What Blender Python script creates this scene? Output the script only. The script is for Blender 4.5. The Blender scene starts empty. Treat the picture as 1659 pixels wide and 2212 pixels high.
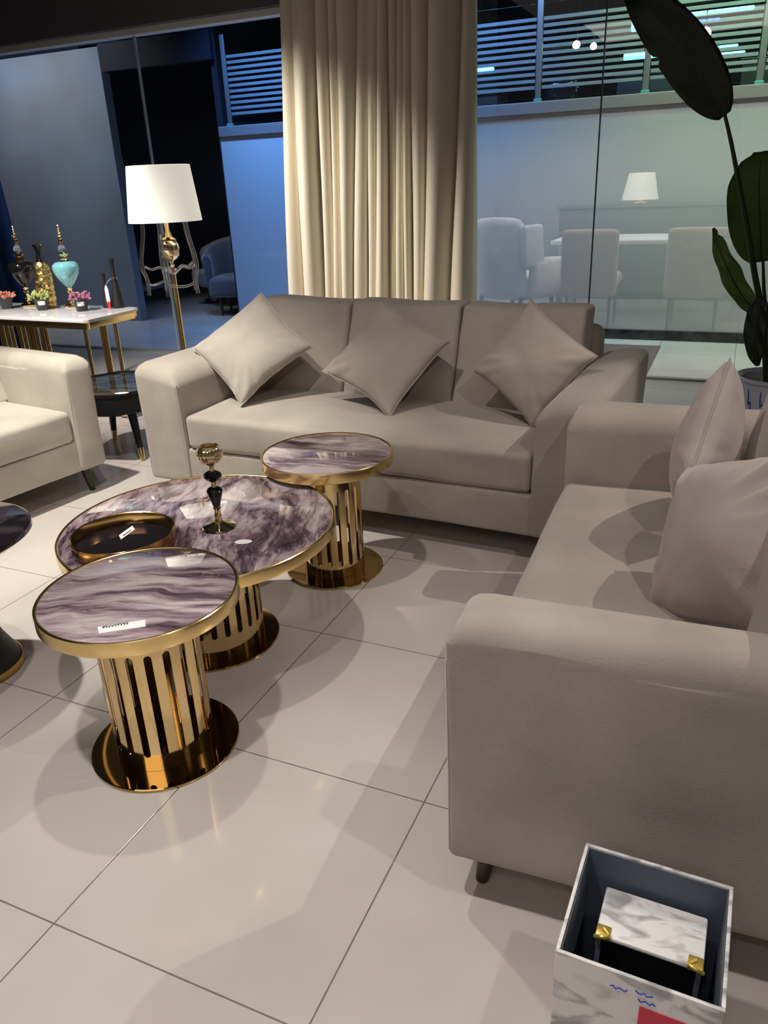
import bpy, bmesh, math, random
from mathutils import Vector, Matrix, noise
random.seed(7)
PI = math.pi
SC = bpy.context.scene
C = SC.collection

# ------------------------------------------------------------------ camera
cam_d = bpy.data.cameras.new('camera'); cam_o = bpy.data.objects.new('camera', cam_d); C.objects.link(cam_o)
cam_d.sensor_fit = 'VERTICAL'; cam_d.sensor_height = 36.0; cam_d.lens = 1673.13 * 36.0 / 2212.0
cam_d.clip_start = 0.02; cam_d.clip_end = 100
R3 = Vector((0.916, 0.399, -0.0405)).normalized(); F3 = Vector((-0.3815, 0.8363, -0.3937)).normalized()
R3 = (R3 - F3 * R3.dot(F3)).normalized(); U3 = R3.cross(F3)
M = Matrix((R3, U3, -F3)).transposed().to_4x4(); M.translation = Vector((0, 0, 1.401))
cam_o.matrix_world = M
SC.camera = cam_o
# ------------------------------------------------------------------ view, world, lights
SC.view_settings.view_transform = 'Standard'; SC.view_settings.look = 'None'
SC.view_settings.gamma = 1.0; SC.view_settings.exposure = 0.85; SC.view_settings.use_curve_mapping = False
W = bpy.data.worlds.new('night'); SC.world = W; W.use_nodes = True
W.node_tree.nodes['Background'].inputs[0].default_value = (0.02, 0.03, 0.06, 1)
W.node_tree.nodes['Background'].inputs[1].default_value = 0.3

def spot(name, loc, tgt, power, angle, blend=0.5, radius=0.05, col=(1, .86, .68)):
    d = bpy.data.lights.new(name, 'SPOT'); d.energy = power; d.spot_size = math.radians(angle); d.spot_blend = blend
    d.shadow_soft_size = radius; d.color = col
    o = bpy.data.objects.new(name, d); C.objects.link(o); o.location = loc
    o.rotation_euler = (Vector(tgt) - Vector(loc)).to_track_quat('-Z', 'Y').to_euler(); return o
def area(name, loc, tgt, power, sx, sy, col=(1, .86, .68), spread=180):
    d = bpy.data.lights.new(name, 'AREA'); d.energy = power; d.shape = 'RECTANGLE'; d.size = sx; d.size_y = sy; d.color = col; d.spread = math.radians(spread)
    o = bpy.data.objects.new(name, d); C.objects.link(o); o.location = loc
    o.rotation_euler = (Vector(tgt) - Vector(loc)).to_track_quat('-Z', 'Y').to_euler(); return o

WARM = (1, .905, .81); NEUT = (1, .945, .89)
spot('spot_over_tables', (-1.45, 1.78, 2.92), (-1.3, 1.6, 0), 42, 120, .5, .03, WARM)
spot('spot_left', (-2.85, 2.0, 3.15), (-2.5, 2.4, 0), 300, 56, .75, .04, (1, .95, .86))
spot('spot_left_seats', (-2.3, 1.0, 3.2), (-3.1, 3.2, .5), 14, 60, .8, .05, WARM)
spot('spot_curtain', (-4.3, 3.9, 3.35), (-2.95, 5.6, .25), 410, 58, 1.0, .04, (1, .95, .86))
spot('spot_right_sofa', (.97, .68, 3.0), (-.4, 1.5, .3), 34, 75, .5, .02, NEUT)
spot('spot_right_back', (1.2, 3.1, 2.9), (-.25, 2.0, .4), 75, 56, .4, .012, WARM)
spot('spot_front_floor', (-.95, .50, 3.2), (-.95, .36, 0), 112, 62, .9, .05, NEUT)
spot('spot_behind_camera', (-.2, -1.2, 3.2), (-.3, 1.1, .3), 16, 60, .9, .06, NEUT)
spot('spot_console', (-3.9, 1.9, 3.2), (-3.95, 3.95, .8), 380, 40, .8, .04, NEUT)
area('overhead_fill', (-1.2, .6, 3.35), (-1.2, .6, 0), 3, 3.5, 3.0, NEUT)  # added soft fill under the ceiling, no fitting stands for it
area('rear_fill', (-1.0, -2.5, 3.35), (-1.0, -2.5, 0), 20, 3.0, 2.0, WARM)  # unseen fill added behind the camera to lift the ambient level
# light of the mall beyond the glass (washes down the walls from above the frame)
area('mall_light_right', (.3, 6.35, 3.5), (.3, 7.3, .3), 31, 3.4, .25, (1, .97, .93), 110)
area('mall_light_green', (-.4, 6.7, 3.4), (-.4, 7.28, 1.9), 2.5, 1.6, .2, (.35, 1, .5), 110)
area('mall_light_blue', (-4.2, 6.6, 3.4), (-4.2, 7.28, 1.3), 25, 1.5, .2, (.15, .40, 1), 75)
area('mall_light_blue_right', (-2.3, 6.7, 3.3), (-2.2, 7.28, 1.3), 5, .7, .2, (.15, .4, 1), 75)
area('mall_light_left', (-7.2, 6.4, 3.4), (-7.2, 7.28, 1.2), 13, 1.8, .25, (.92, .94, 1), 110)
area('opposite_shop_light', (-1.2, 8.7, 1.82), (-1.2, 8.7, 0), 95, 5.0, 2.4, (1, .95, .9))

# ------------------------------------------------------------------ object helpers
SOFT = ('arm', 'base', 'seat_cushion', 'backrest', 'back_cushion', 'throw_pillow', 'wing', 'seat')
def obj(name, bm, mat, parent=None, loc=None, smooth=True, ws=None):
    me = bpy.data.meshes.new(name); bm.normal_update(); bm.to_mesh(me); bm.free()
    if smooth:
        me.polygons.foreach_set('use_smooth', [True] * len(me.polygons))
        try: me.set_sharp_from_angle(angle=math.radians(85 if name in SOFT else 38))
        except Exception: pass
    for m in (mat if isinstance(mat, (list, tuple)) else [mat]): me.materials.append(m)
    o = bpy.data.objects.new(name, me); C.objects.link(o)
    if parent: o.parent = parent
    if loc: o.location = loc
    return o
def thing(name, label, cat, loc=(0, 0, 0), rz=0, group=None):
    o = bpy.data.objects.new(name, None); C.objects.link(o); o.empty_display_size = .1
    o.location = loc; o.rotation_euler = (0, 0, rz); o['label'] = label; o['category'] = cat
    if group: o['group'] = group
    return o
def tag(o, label, cat, group=None):
    o['label'] = label; o['category'] = cat
    if group: o['group'] = group
    return o
def struct(name, bm, mat, smooth=False):
    o = obj(name, bm, mat, smooth=smooth); o['kind'] = 'structure'; return o
def kids(o): return [c for c in bpy.data.objects if c.parent == o]
def copy_tree(o, parent=None):
    c = o.copy(); C.objects.link(c)
    if parent: c.parent = parent
    for ch in kids(o): copy_tree(ch, c)
    return c

def bmn(): return bmesh.new()
def box(bm, x0, x1, y0, y1, z0, z1, bev=0.0, seg=2):
    r = bmesh.ops.create_cube(bm, size=1.0)
    vs = r['verts']
    for v in vs:
        v.co = Vector((x0 + (v.co.x + .5) * (x1 - x0), y0 + (v.co.y + .5) * (y1 - y0), z0 + (v.co.z + .5) * (z1 - z0)))
    if bev > 0:
        es = list({e for v in vs for e in v.link_edges})
        bmesh.ops.bevel(bm, geom=es, offset=bev, segments=seg, profile=.5, affect='EDGES')
    return bm
def lathe(bm, prof, seg=40, cx=0, cy=0, axis=None, fz=None):
    """prof: list of (r, z); r=0 ends close"""
    rings = []
    for r, z in prof:
        if r <= 1e-6: rings.append([bm.verts.new((cx, cy, z))])
        else: rings.append([bm.verts.new((cx + r * math.cos(2 * PI * k / seg), cy + r * math.sin(2 * PI * k / seg), z)) for k in range(seg)])
    for a, b in zip(rings, rings[1:]):
        for k in range(seg):
            k2 = (k + 1) % seg
            if len(a) == 1 and len(b) == 1: continue
            if len(a) == 1: bm.faces.new((a[0], b[k2], b[k]))
            elif len(b) == 1: bm.faces.new((a[k], a[k2], b[0]))
            else: bm.faces.new((a[k], a[k2], b[k2], b[k]))
    bmesh.ops.recalc_face_normals(bm, faces=bm.faces[:])
    return bm
def tube(bm, pts, rad, seg=12, cap=True):
    pts = [Vector(p) for p in pts]; n = len(pts)
    rads = rad if isinstance(rad, (list, tuple)) else [rad] * n
    t0 = (pts[1] - pts[0]).normalized(); up = Vector((0, 0, 1)) if abs(t0.z) < .9 else Vector((1, 0, 0))
    nrm = t0.cross(up).normalized(); rings = []
    for i in range(n):
        t = (pts[min(i + 1, n - 1)] - pts[max(i - 1, 0)]).normalized()
        nrm = (nrm - t * nrm.dot(t)).normalized(); b = t.cross(nrm)
        rings.append([bm.verts.new(pts[i] + rads[i] * (math.cos(2 * PI * k / seg) * nrm + math.sin(2 * PI * k / seg) * b)) for k in range(seg)])
    for a, b in zip(rings, rings[1:]):
        for k in range(seg): bm.faces.new((a[k], a[(k + 1) % seg], b[(k + 1) % seg], b[k]))
    if cap: bm.faces.new(rings[0][::-1]); bm.faces.new(rings[-1])
    bmesh.ops.recalc_face_normals(bm, faces=bm.faces[:])
    return bm
def spline(pts, n=8):
    pts = [Vector(p) for p in pts]; P = [pts[0] * 2 - pts[1]] + pts + [pts[-1] * 2 - pts[-2]]; out = []
    for i in range(1, len(P) - 2):
        for k in range(n):
            t = k / n; a, b, c, d = P[i - 1], P[i], P[i + 1], P[i + 2]
            out.append(.5 * ((2 * b) + (-a + c) * t + (2 * a - 5 * b + 4 * c - d) * t * t + (-a + 3 * b - 3 * c + d) * t ** 3))
    out.append(pts[-1]); return out
def cushion(bm, x0, x1, y0, y1, z0, z1, r=.04, bulge=(0, 0, 0), n=14, wob=0.004, seed=0.0, shape=None):
    """rounded box whose faces swell by bulge (per axis)"""
    c = Vector(((x0 + x1) / 2, (y0 + y1) / 2, (z0 + z1) / 2)); h = Vector(((x1 - x0) / 2, (y1 - y0) / 2, (z1 - z0) / 2))
    r = min(r, h.x * .98, h.y * .98, h.z * .98)
    def ticks(L):
        inner = [-1 + 2 * i / n for i in range(n + 1)]
        e = r / L; arc = [1 - e * (1 - math.sin(a * PI / 2 / 4) ) for a in range(5)]
        arc = sorted({round(v, 5) for v in [1 - e + e * k / 4 for k in range(5)]})
        s = sorted(set([-a for a in arc] + arc + [v for v in inner if abs(v) < 1 - e - .01]))
        return s
    T = [ticks(h[i]) for i in range(3)]
    cache = {}
    def vert(p):
        key = (round(p[0], 5), round(p[1], 5), round(p[2], 5))
        if key in cache: return cache[key]
        q = Vector((p[0] * h.x, p[1] * h.y, p[2] * h.z))
        inn = Vector([max(-(h[i] - r), min(h[i] - r, q[i])) for i in range(3)])
        d = q - inn
        m = max(abs(d.x), abs(d.y), abs(d.z))
        if d.length > 1e-9: d = d.normalized() * r * (m / r)
        q = inn + d
        u = [q[i] / h[i] for i in range(3)]
        f = [max(0, 1 - abs(v) ** 2.2) for v in u]
        q.x += bulge[0] * u[0] * f[1] * f[2]; q.y += bulge[1] * u[1] * f[0] * f[2]; q.z += bulge[2] * u[2] * f[0] * f[1]
        if wob:
            nv = noise.noise_vector((q + c) * 4.5 + Vector((seed, seed * 2, 0))); q += nv * wob
            nv = noise.noise_vector((q + c) * 13 + Vector((seed, seed * 3, 5))); q += nv * wob * .3
        q = q + c
        if shape: q = shape(q)
        v = bm.verts.new(q); cache[key] = v; return v
    for ax in range(3):
        a, b = (ax + 1) % 3, (ax + 2) % 3
        for s in (-1, 1):
            for i in range(len(T[a]) - 1):
                for j in range(len(T[b]) - 1):
                    vs = []
                    for (ii, jj) in ((i, j), (i + 1, j), (i + 1, j + 1), (i, j + 1)):
                        p = [0, 0, 0]; p[ax] = s; p[a] = T[a][ii]; p[b] = T[b][jj]; vs.append(vert(p))
                    if s < 0: vs.reverse()
                    if len(set(vs)) == 4: bm.faces.new(vs)
    return bm
def round_top(q, x0, x1, y0, zt, rx, ry, side=0.0, inner=None):
    def drop(d, r): return 0 if d >= r else r - math.sqrt(max(0, r * r - (r - max(0, d)) ** 2))
    d = max(drop(q.x - x0, rx[0]), drop(x1 - q.x, rx[1])); e = drop(q.y - y0, ry)
    q = q.copy(); q.z = min(q.z, zt - math.hypot(d, e)); return q
def pillow(bm, a, T, n=26, seed=0.0, pinch=.10, wr=.006):
    """square throw pillow in the local XZ plane, thickness along Y, half side a"""
    grid = {}
    for s in (-1, 1):
        for i in range(n + 1):
            for j in range(n + 1):
                u = math.sin((-1 + 2 * i / n) * PI / 2 * .999) * .35 + (-1 + 2 * i / n) * .65
                v = math.sin((-1 + 2 * j / n) * PI / 2 * .999) * .35 + (-1 + 2 * j / n) * .65
                edge = i in (0, n) or j in (0, n)
                if edge and s == 1 and (-1, i, j) in grid: grid[(1, i, j)] = grid[(-1, i, j)]; continue
                x = a * u * (1 - pinch * (1 - v * v)); z = a * v * (1 - pinch * (1 - u * u))
                f = max(0, (1 - u * u)) * max(0, (1 - v * v)); th = T * (f ** .42)
                rad = math.hypot(u, v); ang = math.atan2(v, u)
                w = 0
                for q in range(4):   # creases running out of the corners
                    ca = PI / 4 + q * PI / 2; da = (ang - ca + PI) % (2 * PI) - PI
                    amp = 1.6 if ((q * 7 + int(seed * 3)) % 4) == 0 else .6
                    w += amp * math.exp(-(da / .5) ** 2) * math.sin(da * 19 + seed + q) * max(0, rad - .45) * .9
                w += noise.noise(Vector((u * 1.8 + seed, v * 1.8, s * 2 + seed))) * .9
                if not edge: th += wr * w * min(1, f * 4 + .25)
                y = s * max(th, .0015) if not edge else 0
                sag = .012 * noise.noise(Vector((u + seed * 3, v, 1)))
                grid[(s, i, j)] = bm.verts.new((x + sag, y, z + sag * .5))
    for s in (-1, 1):
        for i in range(n):
            for j in range(n):
                vs = [grid[(s, i, j)], grid[(s, i + 1, j)], grid[(s, i + 1, j + 1)], grid[(s, i, j + 1)]]
                if s == 1: vs.reverse()
                bm.faces.new(vs)
    bmesh.ops.recalc_face_normals(bm, faces=bm.faces[:])
    return bm
def extrude_poly(bm, pts, y0, y1, axis='y', bev=0.0):
    """pts = closed 2-D outline (x,z), extruded along y"""
    def P(p, t): return {'y': (p[0], t, p[1]), 'x': (t, p[0], p[1]), 'z': (p[0], p[1], t)}[axis]
    a = [bm.verts.new(P(p, y0)) for p in pts]; b = [bm.verts.new(P(p, y1)) for p in pts]
    fs = [bm.faces.new(a), bm.faces.new(b[::-1])]
    for k in range(len(pts)):
        k2 = (k + 1) % len(pts); fs.append(bm.faces.new((a[k], b[k], b[k2], a[k2])))
    bmesh.ops.recalc_face_normals(bm, faces=fs)
    if bev:
        es = [e for f in fs[:2] for e in f.edges]
        bmesh.ops.bevel(bm, geom=list(set(es)), offset=bev, segments=4, profile=.5, affect='EDGES')
    return bm

# ------------------------------------------------------------------ materials
def mat(name, col, rough=.5, metal=0.0, **kw):
    m = bpy.data.materials.new(name); m.use_nodes = True; b = m.node_tree.nodes['Principled BSDF']
    b.inputs['Base Color'].default_value = (*col, 1); b.inputs['Roughness'].default_value = rough; b.inputs['Metallic'].default_value = metal
    for k, v in kw.items(): b.inputs[k.replace('_', ' ')].default_value = v
    return m
def nt(m): return m.node_tree.nodes, m.node_tree.links, m.node_tree.nodes['Principled BSDF']
def add_bump(m, scale, strength, dist=.002, detail=3, stretch=None):
    N, L, b = nt(m); tc = N.new('ShaderNodeTexCoord'); mp = N.new('ShaderNodeMapping'); n = N.new('ShaderNodeTexNoise'); bp = N.new('ShaderNodeBump')
    n.inputs['Scale'].default_value = scale; n.inputs['Detail'].default_value = detail
    if stretch: mp.inputs['Scale'].default_value = stretch
    bp.inputs['Strength'].default_value = strength; bp.inputs['Distance'].default_value = dist
    L.new(tc.outputs['Object'], mp.inputs[0]); L.new(mp.outputs[0], n.inputs['Vector']); L.new(n.outputs['Fac'], bp.inputs['Height']); L.new(bp.outputs[0], b.inputs['Normal'])
def add_mottle(m, c1, c2, scale, detail=4, lo=.35, hi=.65, stretch=None, dist=0.0):
    N, L, b = nt(m); tc = N.new('ShaderNodeTexCoord'); mp = N.new('ShaderNodeMapping'); n = N.new('ShaderNodeTexNoise'); cr = N.new('ShaderNodeValToRGB')
    n.inputs['Scale'].default_value = scale; n.inputs['Detail'].default_value = detail; n.inputs['Distortion'].default_value = dist
    if stretch: mp.inputs['Scale'].default_value = stretch
    cr.color_ramp.elements[0].position = lo; cr.color_ramp.elements[0].color = (*c1, 1)
    cr.color_ramp.elements[1].position = hi; cr.color_ramp.elements[1].color = (*c2, 1)
    L.new(tc.outputs['Object'], mp.inputs[0]); L.new(mp.outputs[0], n.inputs['Vector']); L.new(n.outputs['Fac'], cr.inputs[0]); L.new(cr.outputs[0], b.inputs['Base Color'])
    return cr
def fabric(name, c, var=.10, sheen=.35):
    m = mat(name, c, .95); add_mottle(m, [v * (1 - var) for v in c], [v * (1 + var) for v in c], 4.0, 6, .36, .64)
    add_bump(m, 260, .55, .0016, 4); N, L, b = nt(m); b.inputs['Sheen Weight'].default_value = sheen; b.inputs['Sheen Roughness'].default_value = .45
    b.inputs['Specular IOR Level'].default_value = .2
    return m
def emit(name, col, s):
    m = mat(name, (0, 0, 0), .5); N, L, b = nt(m); b.inputs['Emission Color'].default_value = (*col, 1); b.inputs['Emission Strength'].default_value = s; return m
def marble_glass(name, ang, stretch=(.55, 3.2, 1), scale=2.2, seed=0, hi=.62):
    m = mat(name, (.4, .3, .35), .04, 0, Coat_Weight=1.0, Coat_Roughness=.015); N, L, b = nt(m); b.inputs['Specular IOR Level'].default_value = .6
    tc = N.new('ShaderNodeTexCoord'); mp0 = N.new('ShaderNodeMapping'); mp0.inputs['Rotation'].default_value = (0, 0, ang); mp0.inputs['Location'].default_value = (seed, seed * .7, 0)
    mp = N.new('ShaderNodeMapping'); mp.inputs['Scale'].default_value = stretch
    w = N.new('ShaderNodeTexNoise'); w.inputs['Scale'].default_value = scale * 1.3; w.inputs['Detail'].default_value = 3
    mx = N.new('ShaderNodeMix'); mx.data_type = 'VECTOR'; mx.factor_mode = 'UNIFORM'; mx.inputs[0].default_value = .16
    n = N.new('ShaderNodeTexNoise'); n.inputs['Scale'].default_value = scale * 1.9; n.inputs['Detail'].default_value = 9; n.inputs['Roughness'].default_value = .62; n.inputs['Distortion'].default_value = .9
    cr = N.new('ShaderNodeValToRGB'); E = cr.color_ramp.elements
    E[0].position = .33; E[0].color = (.045, .028, .04, 1); E[1].position = .70; E[1].color = (.62, .55, .56, 1)
    for p, c in ((.42, (.13, .085, .11)), (.48, (.27, .19, .225)), (.545, (.40, .315, .345)), (hi, (.52, .44, .46))): e = E.new(p); e.color = (*c, 1)
    L.new(tc.outputs['Object'], mp0.inputs[0]); L.new(mp0.outputs[0], w.inputs['Vector']); L.new(mp0.outputs[0], mx.inputs[4]); L.new(w.outputs['Color'], mx.inputs[5])
    L.new(mx.outputs[1], mp.inputs[0]); L.new(mp.outputs[0], n.inputs['Vector']); mp2 = N.new('ShaderNodeMapping'); mp2.inputs['Scale'].default_value = (stretch[0] * 1.6, stretch[1] * 2.2, 1); n2 = N.new('ShaderNodeTexNoise'); n2.inputs['Scale'].default_value = scale * 4.2; n2.inputs['Detail'].default_value = 6; n2.inputs['Roughness'].default_value = .7; n2.inputs['Distortion'].default_value = .5
    L.new(mx.outputs[1], mp2.inputs[0]); L.new(mp2.outputs[0], n2.inputs['Vector']); ma = N.new('ShaderNodeMath'); ma.operation = 'MULTIPLY_ADD'; ma.inputs[1].default_value = .50; ma.inputs[2].default_value = -.25
    ad = N.new('ShaderNodeMath'); ad.operation = 'ADD'; L.new(n2.outputs['Fac'], ma.inputs[0]); L.new(ma.outputs[0], ad.inputs[0]); L.new(n.outputs['Fac'], ad.inputs[1])
    L.new(ad.outputs[0], cr.inputs[0]); L.new(cr.outputs[0], b.inputs['Base Color'])
    return m
def clear(name, tint=(1, 1, 1), refl=.1, rough=0.0):
    m = bpy.data.materials.new(name); m.use_nodes = True; N, L = m.node_tree.nodes, m.node_tree.links
    N.remove(N['Principled BSDF']); out = N['Material Output']
    t = N.new('ShaderNodeBsdfTransparent'); t.inputs[0].default_value = (*tint, 1); g = N.new('ShaderNodeBsdfGlossy'); g.inputs['Roughness'].default_value = rough
    lw = N.new('ShaderNodeLayerWeight'); lw.inputs['Blend'].default_value = .5; pw = N.new('ShaderNodeMath'); pw.operation = 'POWER'; pw.inputs[1].default_value = 5
    ad = N.new('ShaderNodeMath'); ad.operation = 'ADD'; ad.inputs[1].default_value = refl; ad.use_clamp = True
    mx = N.new('ShaderNodeMixShader'); L.new(lw.outputs['Facing'], pw.inputs[0]); L.new(pw.outputs[0], ad.inputs[0]); L.new(ad.outputs[0], mx.inputs[0]); L.new(t.outputs[0], mx.inputs[1]); L.new(g.outputs[0], mx.inputs[2]); L.new(mx.outputs[0], out.inputs[0])
    return m

M_sofa = fabric('taupe_velvet', (.375, .335, .29))
M_arm = fabric('cream_velvet', (.47, .43, .37))
M_cream = fabric('armchair_cream', (.62, .58, .52))
M_pink = fabric('dusty_pink', (.62, .42, .38))
M_grey = fabric('grey_upholstery', (.30, .30, .31))
M_curt = mat('cream_curtain', (.76, .68, .54), .8, Sheen_Weight=.3); add_bump(M_curt, 500, .2, .001, 2)
M_bluec = mat('blue_curtain', (.012, .065, .27), .6, Sheen_Weight=.5, Sheen_Roughness=.3)
M_gold = mat('polished_gold', (.83, .62, .31), .10, 1.0); 
M_goldb = mat('brushed_gold', (.85, .63, .28), .22, 1.0); add_bump(M_goldb, 30, .05, .001, 2, (1, 1, .1))
M_goldd = mat('bronze_mirror', (.50, .34, .14), .05, 1.0)
M_goldp = mat('gold_leaf_relief', (.72, .50, .20), .34, 1.0)
M_bronze = mat('bronze_tray', (.62, .38, .14), .18, 1.0)
M_black = mat('gloss_black', (.006, .006, .007), .12)
M_mblack = mat('matt_black', (.012, .012, .013), .55)
M_dleg = mat('dark_wood_leg', (.025, .016, .013), .4)
M_white = mat('white_paper', (.85, .85, .85), .6)
M_ink = mat('ink', (.03, .03, .05), .6)
M_red = mat('red_label', (.65, .02, .06), .5)
M_blueink = mat('blue_marker', (.03, .05, .45), .6)
M_turq = mat('turquoise_glaze', (.20, .52, .56), .08, Coat_Weight=1.0)
M_steel = mat('brushed_steel', (.45, .45, .46), .3, 1.0)
M_lamp = mat('ivory_shade', (.80, .78, .70), .8)
N_, L_, b_ = nt(M_lamp); b_.inputs['Emission Color'].default_value = (1, .95, .82, 1); b_.inputs['Emission Strength'].default_value = .28
M_crystal = mat('crystal', (1, 1, 1), .02, Transmission_Weight=1.0, IOR=1.5)
M_crysb = mat('smoky_crystal', (.8, .85, 1), .02, Transmission_Weight=.9, IOR=1.5)
M_champ = mat('mirrored_facets', (.85, .68, .42), .06, .9)
M_acr = clear('acrylic', (.88, .89, .92), .30, .08)
# ------------------------------------------------------------------ setting
TX, TY, TS = -1.745, 0.756, 0.6
def tile_floor():
    m = mat('polished_tiles', (.6, .55, .5), .16, 0, Coat_Weight=.35, Coat_Roughness=.06); N, L, b = nt(m)
    geo = N.new('ShaderNodeNewGeometry'); sep = N.new('ShaderNodeSeparateXYZ'); L.new(geo.outputs['Position'], sep.inputs[0])
    masks = []
    for ax, off in ((0, TX), (1, TY)):
        a = N.new('ShaderNodeMath'); a.operation = 'SUBTRACT'; a.inputs[1].default_value = off - 60 * TS; L.new(sep.outputs[ax], a.inputs[0])
        d = N.new('ShaderNodeMath'); d.operation = 'DIVIDE'; d.inputs[1].default_value = TS; L.new(a.outputs[0], d.inputs[0])
        f = N.new('ShaderNodeMath'); f.operation = 'FRACT'; L.new(d.outputs[0], f.inputs[0])
        p = N.new('ShaderNodeMath'); p.operation = 'PINGPONG'; p.inputs[1].default_value = .5; L.new(f.outputs[0], p.inputs[0])
        masks.append(p)
    mn = N.new('ShaderNodeMath'); mn.operation = 'MINIMUM'; L.new(masks[0].outputs[0], mn.inputs[0]); L.new(masks[1].outputs[0], mn.inputs[1])
    nz = N.new('ShaderNodeTexNoise'); nz.inputs['Scale'].default_value = 30; L.new(geo.outputs['Position'], nz.inputs['Vector'])
    j = N.new('ShaderNodeMath'); j.operation = 'MULTIPLY_ADD'; j.inputs[1].default_value = .0016; L.new(nz.outputs['Fac'], j.inputs[0]); L.new(mn.outputs[0], j.inputs[2])
    lt = N.new('ShaderNodeMapRange'); lt.inputs['From Min'].default_value = .0026; lt.inputs['From Max'].default_value = .0042; L.new(j.outputs[0], lt.inputs['Value'])
    n2 = N.new('ShaderNodeTexNoise'); n2.inputs['Scale'].default_value = 1.7; n2.inputs['Detail'].default_value = 6; L.new(geo.outputs['Position'], n2.inputs['Vector'])
    cr = N.new('ShaderNodeValToRGB'); cr.color_ramp.elements[0].position = .35; cr.color_ramp.elements[0].color = (.50, .45, .415, 1)
    cr.color_ramp.elements[1].position = .65; cr.color_ramp.elements[1].color = (.58, .535, .50, 1); L.new(n2.outputs['Fac'], cr.inputs[0])
    mx = N.new('ShaderNodeMix'); mx.data_type = 'RGBA'; mx.inputs[6].default_value = (.20, .15, .13, 1); L.new(lt.outputs[0], mx.inputs[0]); L.new(cr.outputs[0], mx.inputs[7])
    L.new(mx.outputs[2], b.inputs['Base Color'])
    bp = N.new('ShaderNodeBump'); bp.inputs['Distance'].default_value = .002; bp.inputs['Strength'].default_value = .6; L.new(lt.outputs[0], bp.inputs['Height'])
    L.new(bp.outputs[0], b.inputs['Normal'])
    rr = N.new('ShaderNodeMapRange'); rr.inputs['To Min'].default_value = .20; rr.inputs['To Max'].default_value = .13; L.new(n2.outputs['Fac'], rr.inputs['Value']); L.new(rr.outputs[0], b.inputs['Roughness'])
    return m
M_floor = tile_floor()
struct('floor', box(bmn(), -8.2, 4.2, -5, 12.2, -.1, 0), M_floor)
M_dark = mat('dark_paint', (.10, .095, .105), .7); add_bump(M_dark, 60, .1)
M_wallg = mat('warm_grey_paint', (.35, .33, .31), .8)
struct('ceiling', box(bmn(), -8.2, 4.2, -5, 5.75, 3.45, 3.55), M_dark)
struct('wall_back', box(bmn(), -8.2, 4.2, -5.1, -5, 0, 3.5), M_wallg)
struct('wall_right', box(bmn(), 4.2, 4.3, -5, 5.85, 0, 3.5), M_wallg)
struct('wall_left', box(bmn(), -8.3, -8.2, -5, 5.85, 0, 3.5), M_dark)
struct('wall_front', box(bmn(), -8.2, 4.2, 5.75, 5.95, 2.594, 3.5), M_dark)      # bulkhead over the glazing
M_glass = clear('storefront_glass', (.90, .93, .95), .05)
edges = [-8.2, -4.69, -.967, 4.2]
M_edge = mat('glass_edge', (.30, .34, .34), .3); M_edged = mat('dark_joint', (.03, .035, .035), .4)
for i in range(3):
    struct('window_%d' % (i + 1), box(bmn(), edges[i] + .004, edges[i + 1] - .004, 5.844, 5.856, .015, 2.59), M_glass)
struct('trim_1', box(bmn(), -4.698, -4.682, 5.838, 5.862, .015, 2.59, .002), M_edge)
struct('trim_2', box(bmn(), -.971, -.963, 5.840, 5.860, .015, 2.59), M_edged)
M_chan = mat('floor_channel', (.30, .30, .27), .35)
struct('trim_3', box(bmn(), -8.2, 4.2, 5.815, 5.875, 0, .014, .003), M_chan)
M_head = mat('grey_head_channel', (.6, .6, .58), .5)
struct('trim_4', box(bmn(), -8.2, 4.2, 5.80, 5.9, 2.545, 2.594, .004), M_head)

# ---- beyond the glass: low frosted wall with a railing on top, dark shop front, pale panel
Yw = 7.28
def frosted(name, col, tr):
    m = bpy.data.materials.new(name); m.use_nodes = True; N, L = m.node_tree.nodes, m.node_tree.links; b = N['Principled BSDF']
    b.inputs['Base Color'].default_value = (*col, 1); b.inputs['Roughness'].default_value = .25
    t = N.new('ShaderNodeBsdfTransparent'); mx = N.new('ShaderNodeMixShader'); mx.inputs[0].default_value = 1 - tr
    L.new(t.outputs[0], mx.inputs[1]); L.new(b.outputs[0], mx.inputs[2]); L.new(mx.outputs[0], N['Material Output'].inputs[0]); return m
M_frost = frosted('frosted_panel', (.45, .45, .44), .45)
M_fblue = frosted('frosted_panel_left', (.42, .44, .46), .10)
struct('wall_opposite', box(bmn(), -3.3, 4.2, Yw, Yw + .02, .085, 1.86), M_frost)
struct('wall_opposite_left', box(bmn(), -4.95, -3.3, Yw, Yw + .02, .085, 1.86), M_fblue)
M_slab = mat('taupe_slab_edge', (.17, .14, .135), .6)
struct('trim_5', box(bmn(), -4.95, 4.2, Yw - .02, Yw + .22, 1.86, 1.955, .006), M_slab)
M_skirt = mat('black_granite', (.012, .012, .013), .15); add_mottle(M_skirt, (.008, .008, .009), (.05, .05, .052), 9, 6, .45, .75)
struct('baseboard_opposite', box(bmn(), -4.95, 4.2, Yw - .02, Yw + .03, 0, .085, .003), M_skirt)
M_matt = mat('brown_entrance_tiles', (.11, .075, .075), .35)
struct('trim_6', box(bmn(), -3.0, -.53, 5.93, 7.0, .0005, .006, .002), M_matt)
M_panel = mat('slate_panel', (.2, .24, .29), .35); add_mottle(M_panel, (.19, .20, .22), (.22, .27, .33), .8, 2, .4, .6)
struct('wall_pale_panel', box(bmn(), -9.4, -6.33, Yw, Yw + .12, 0, 2.78), M_panel)
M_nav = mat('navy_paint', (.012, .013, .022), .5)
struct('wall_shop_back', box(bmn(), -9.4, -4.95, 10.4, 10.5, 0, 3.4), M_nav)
struct('wall_shop_side', box(bmn(), -5.0, -4.93, Yw + .05, 10.4, 0, 3.4), M_nav)
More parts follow.
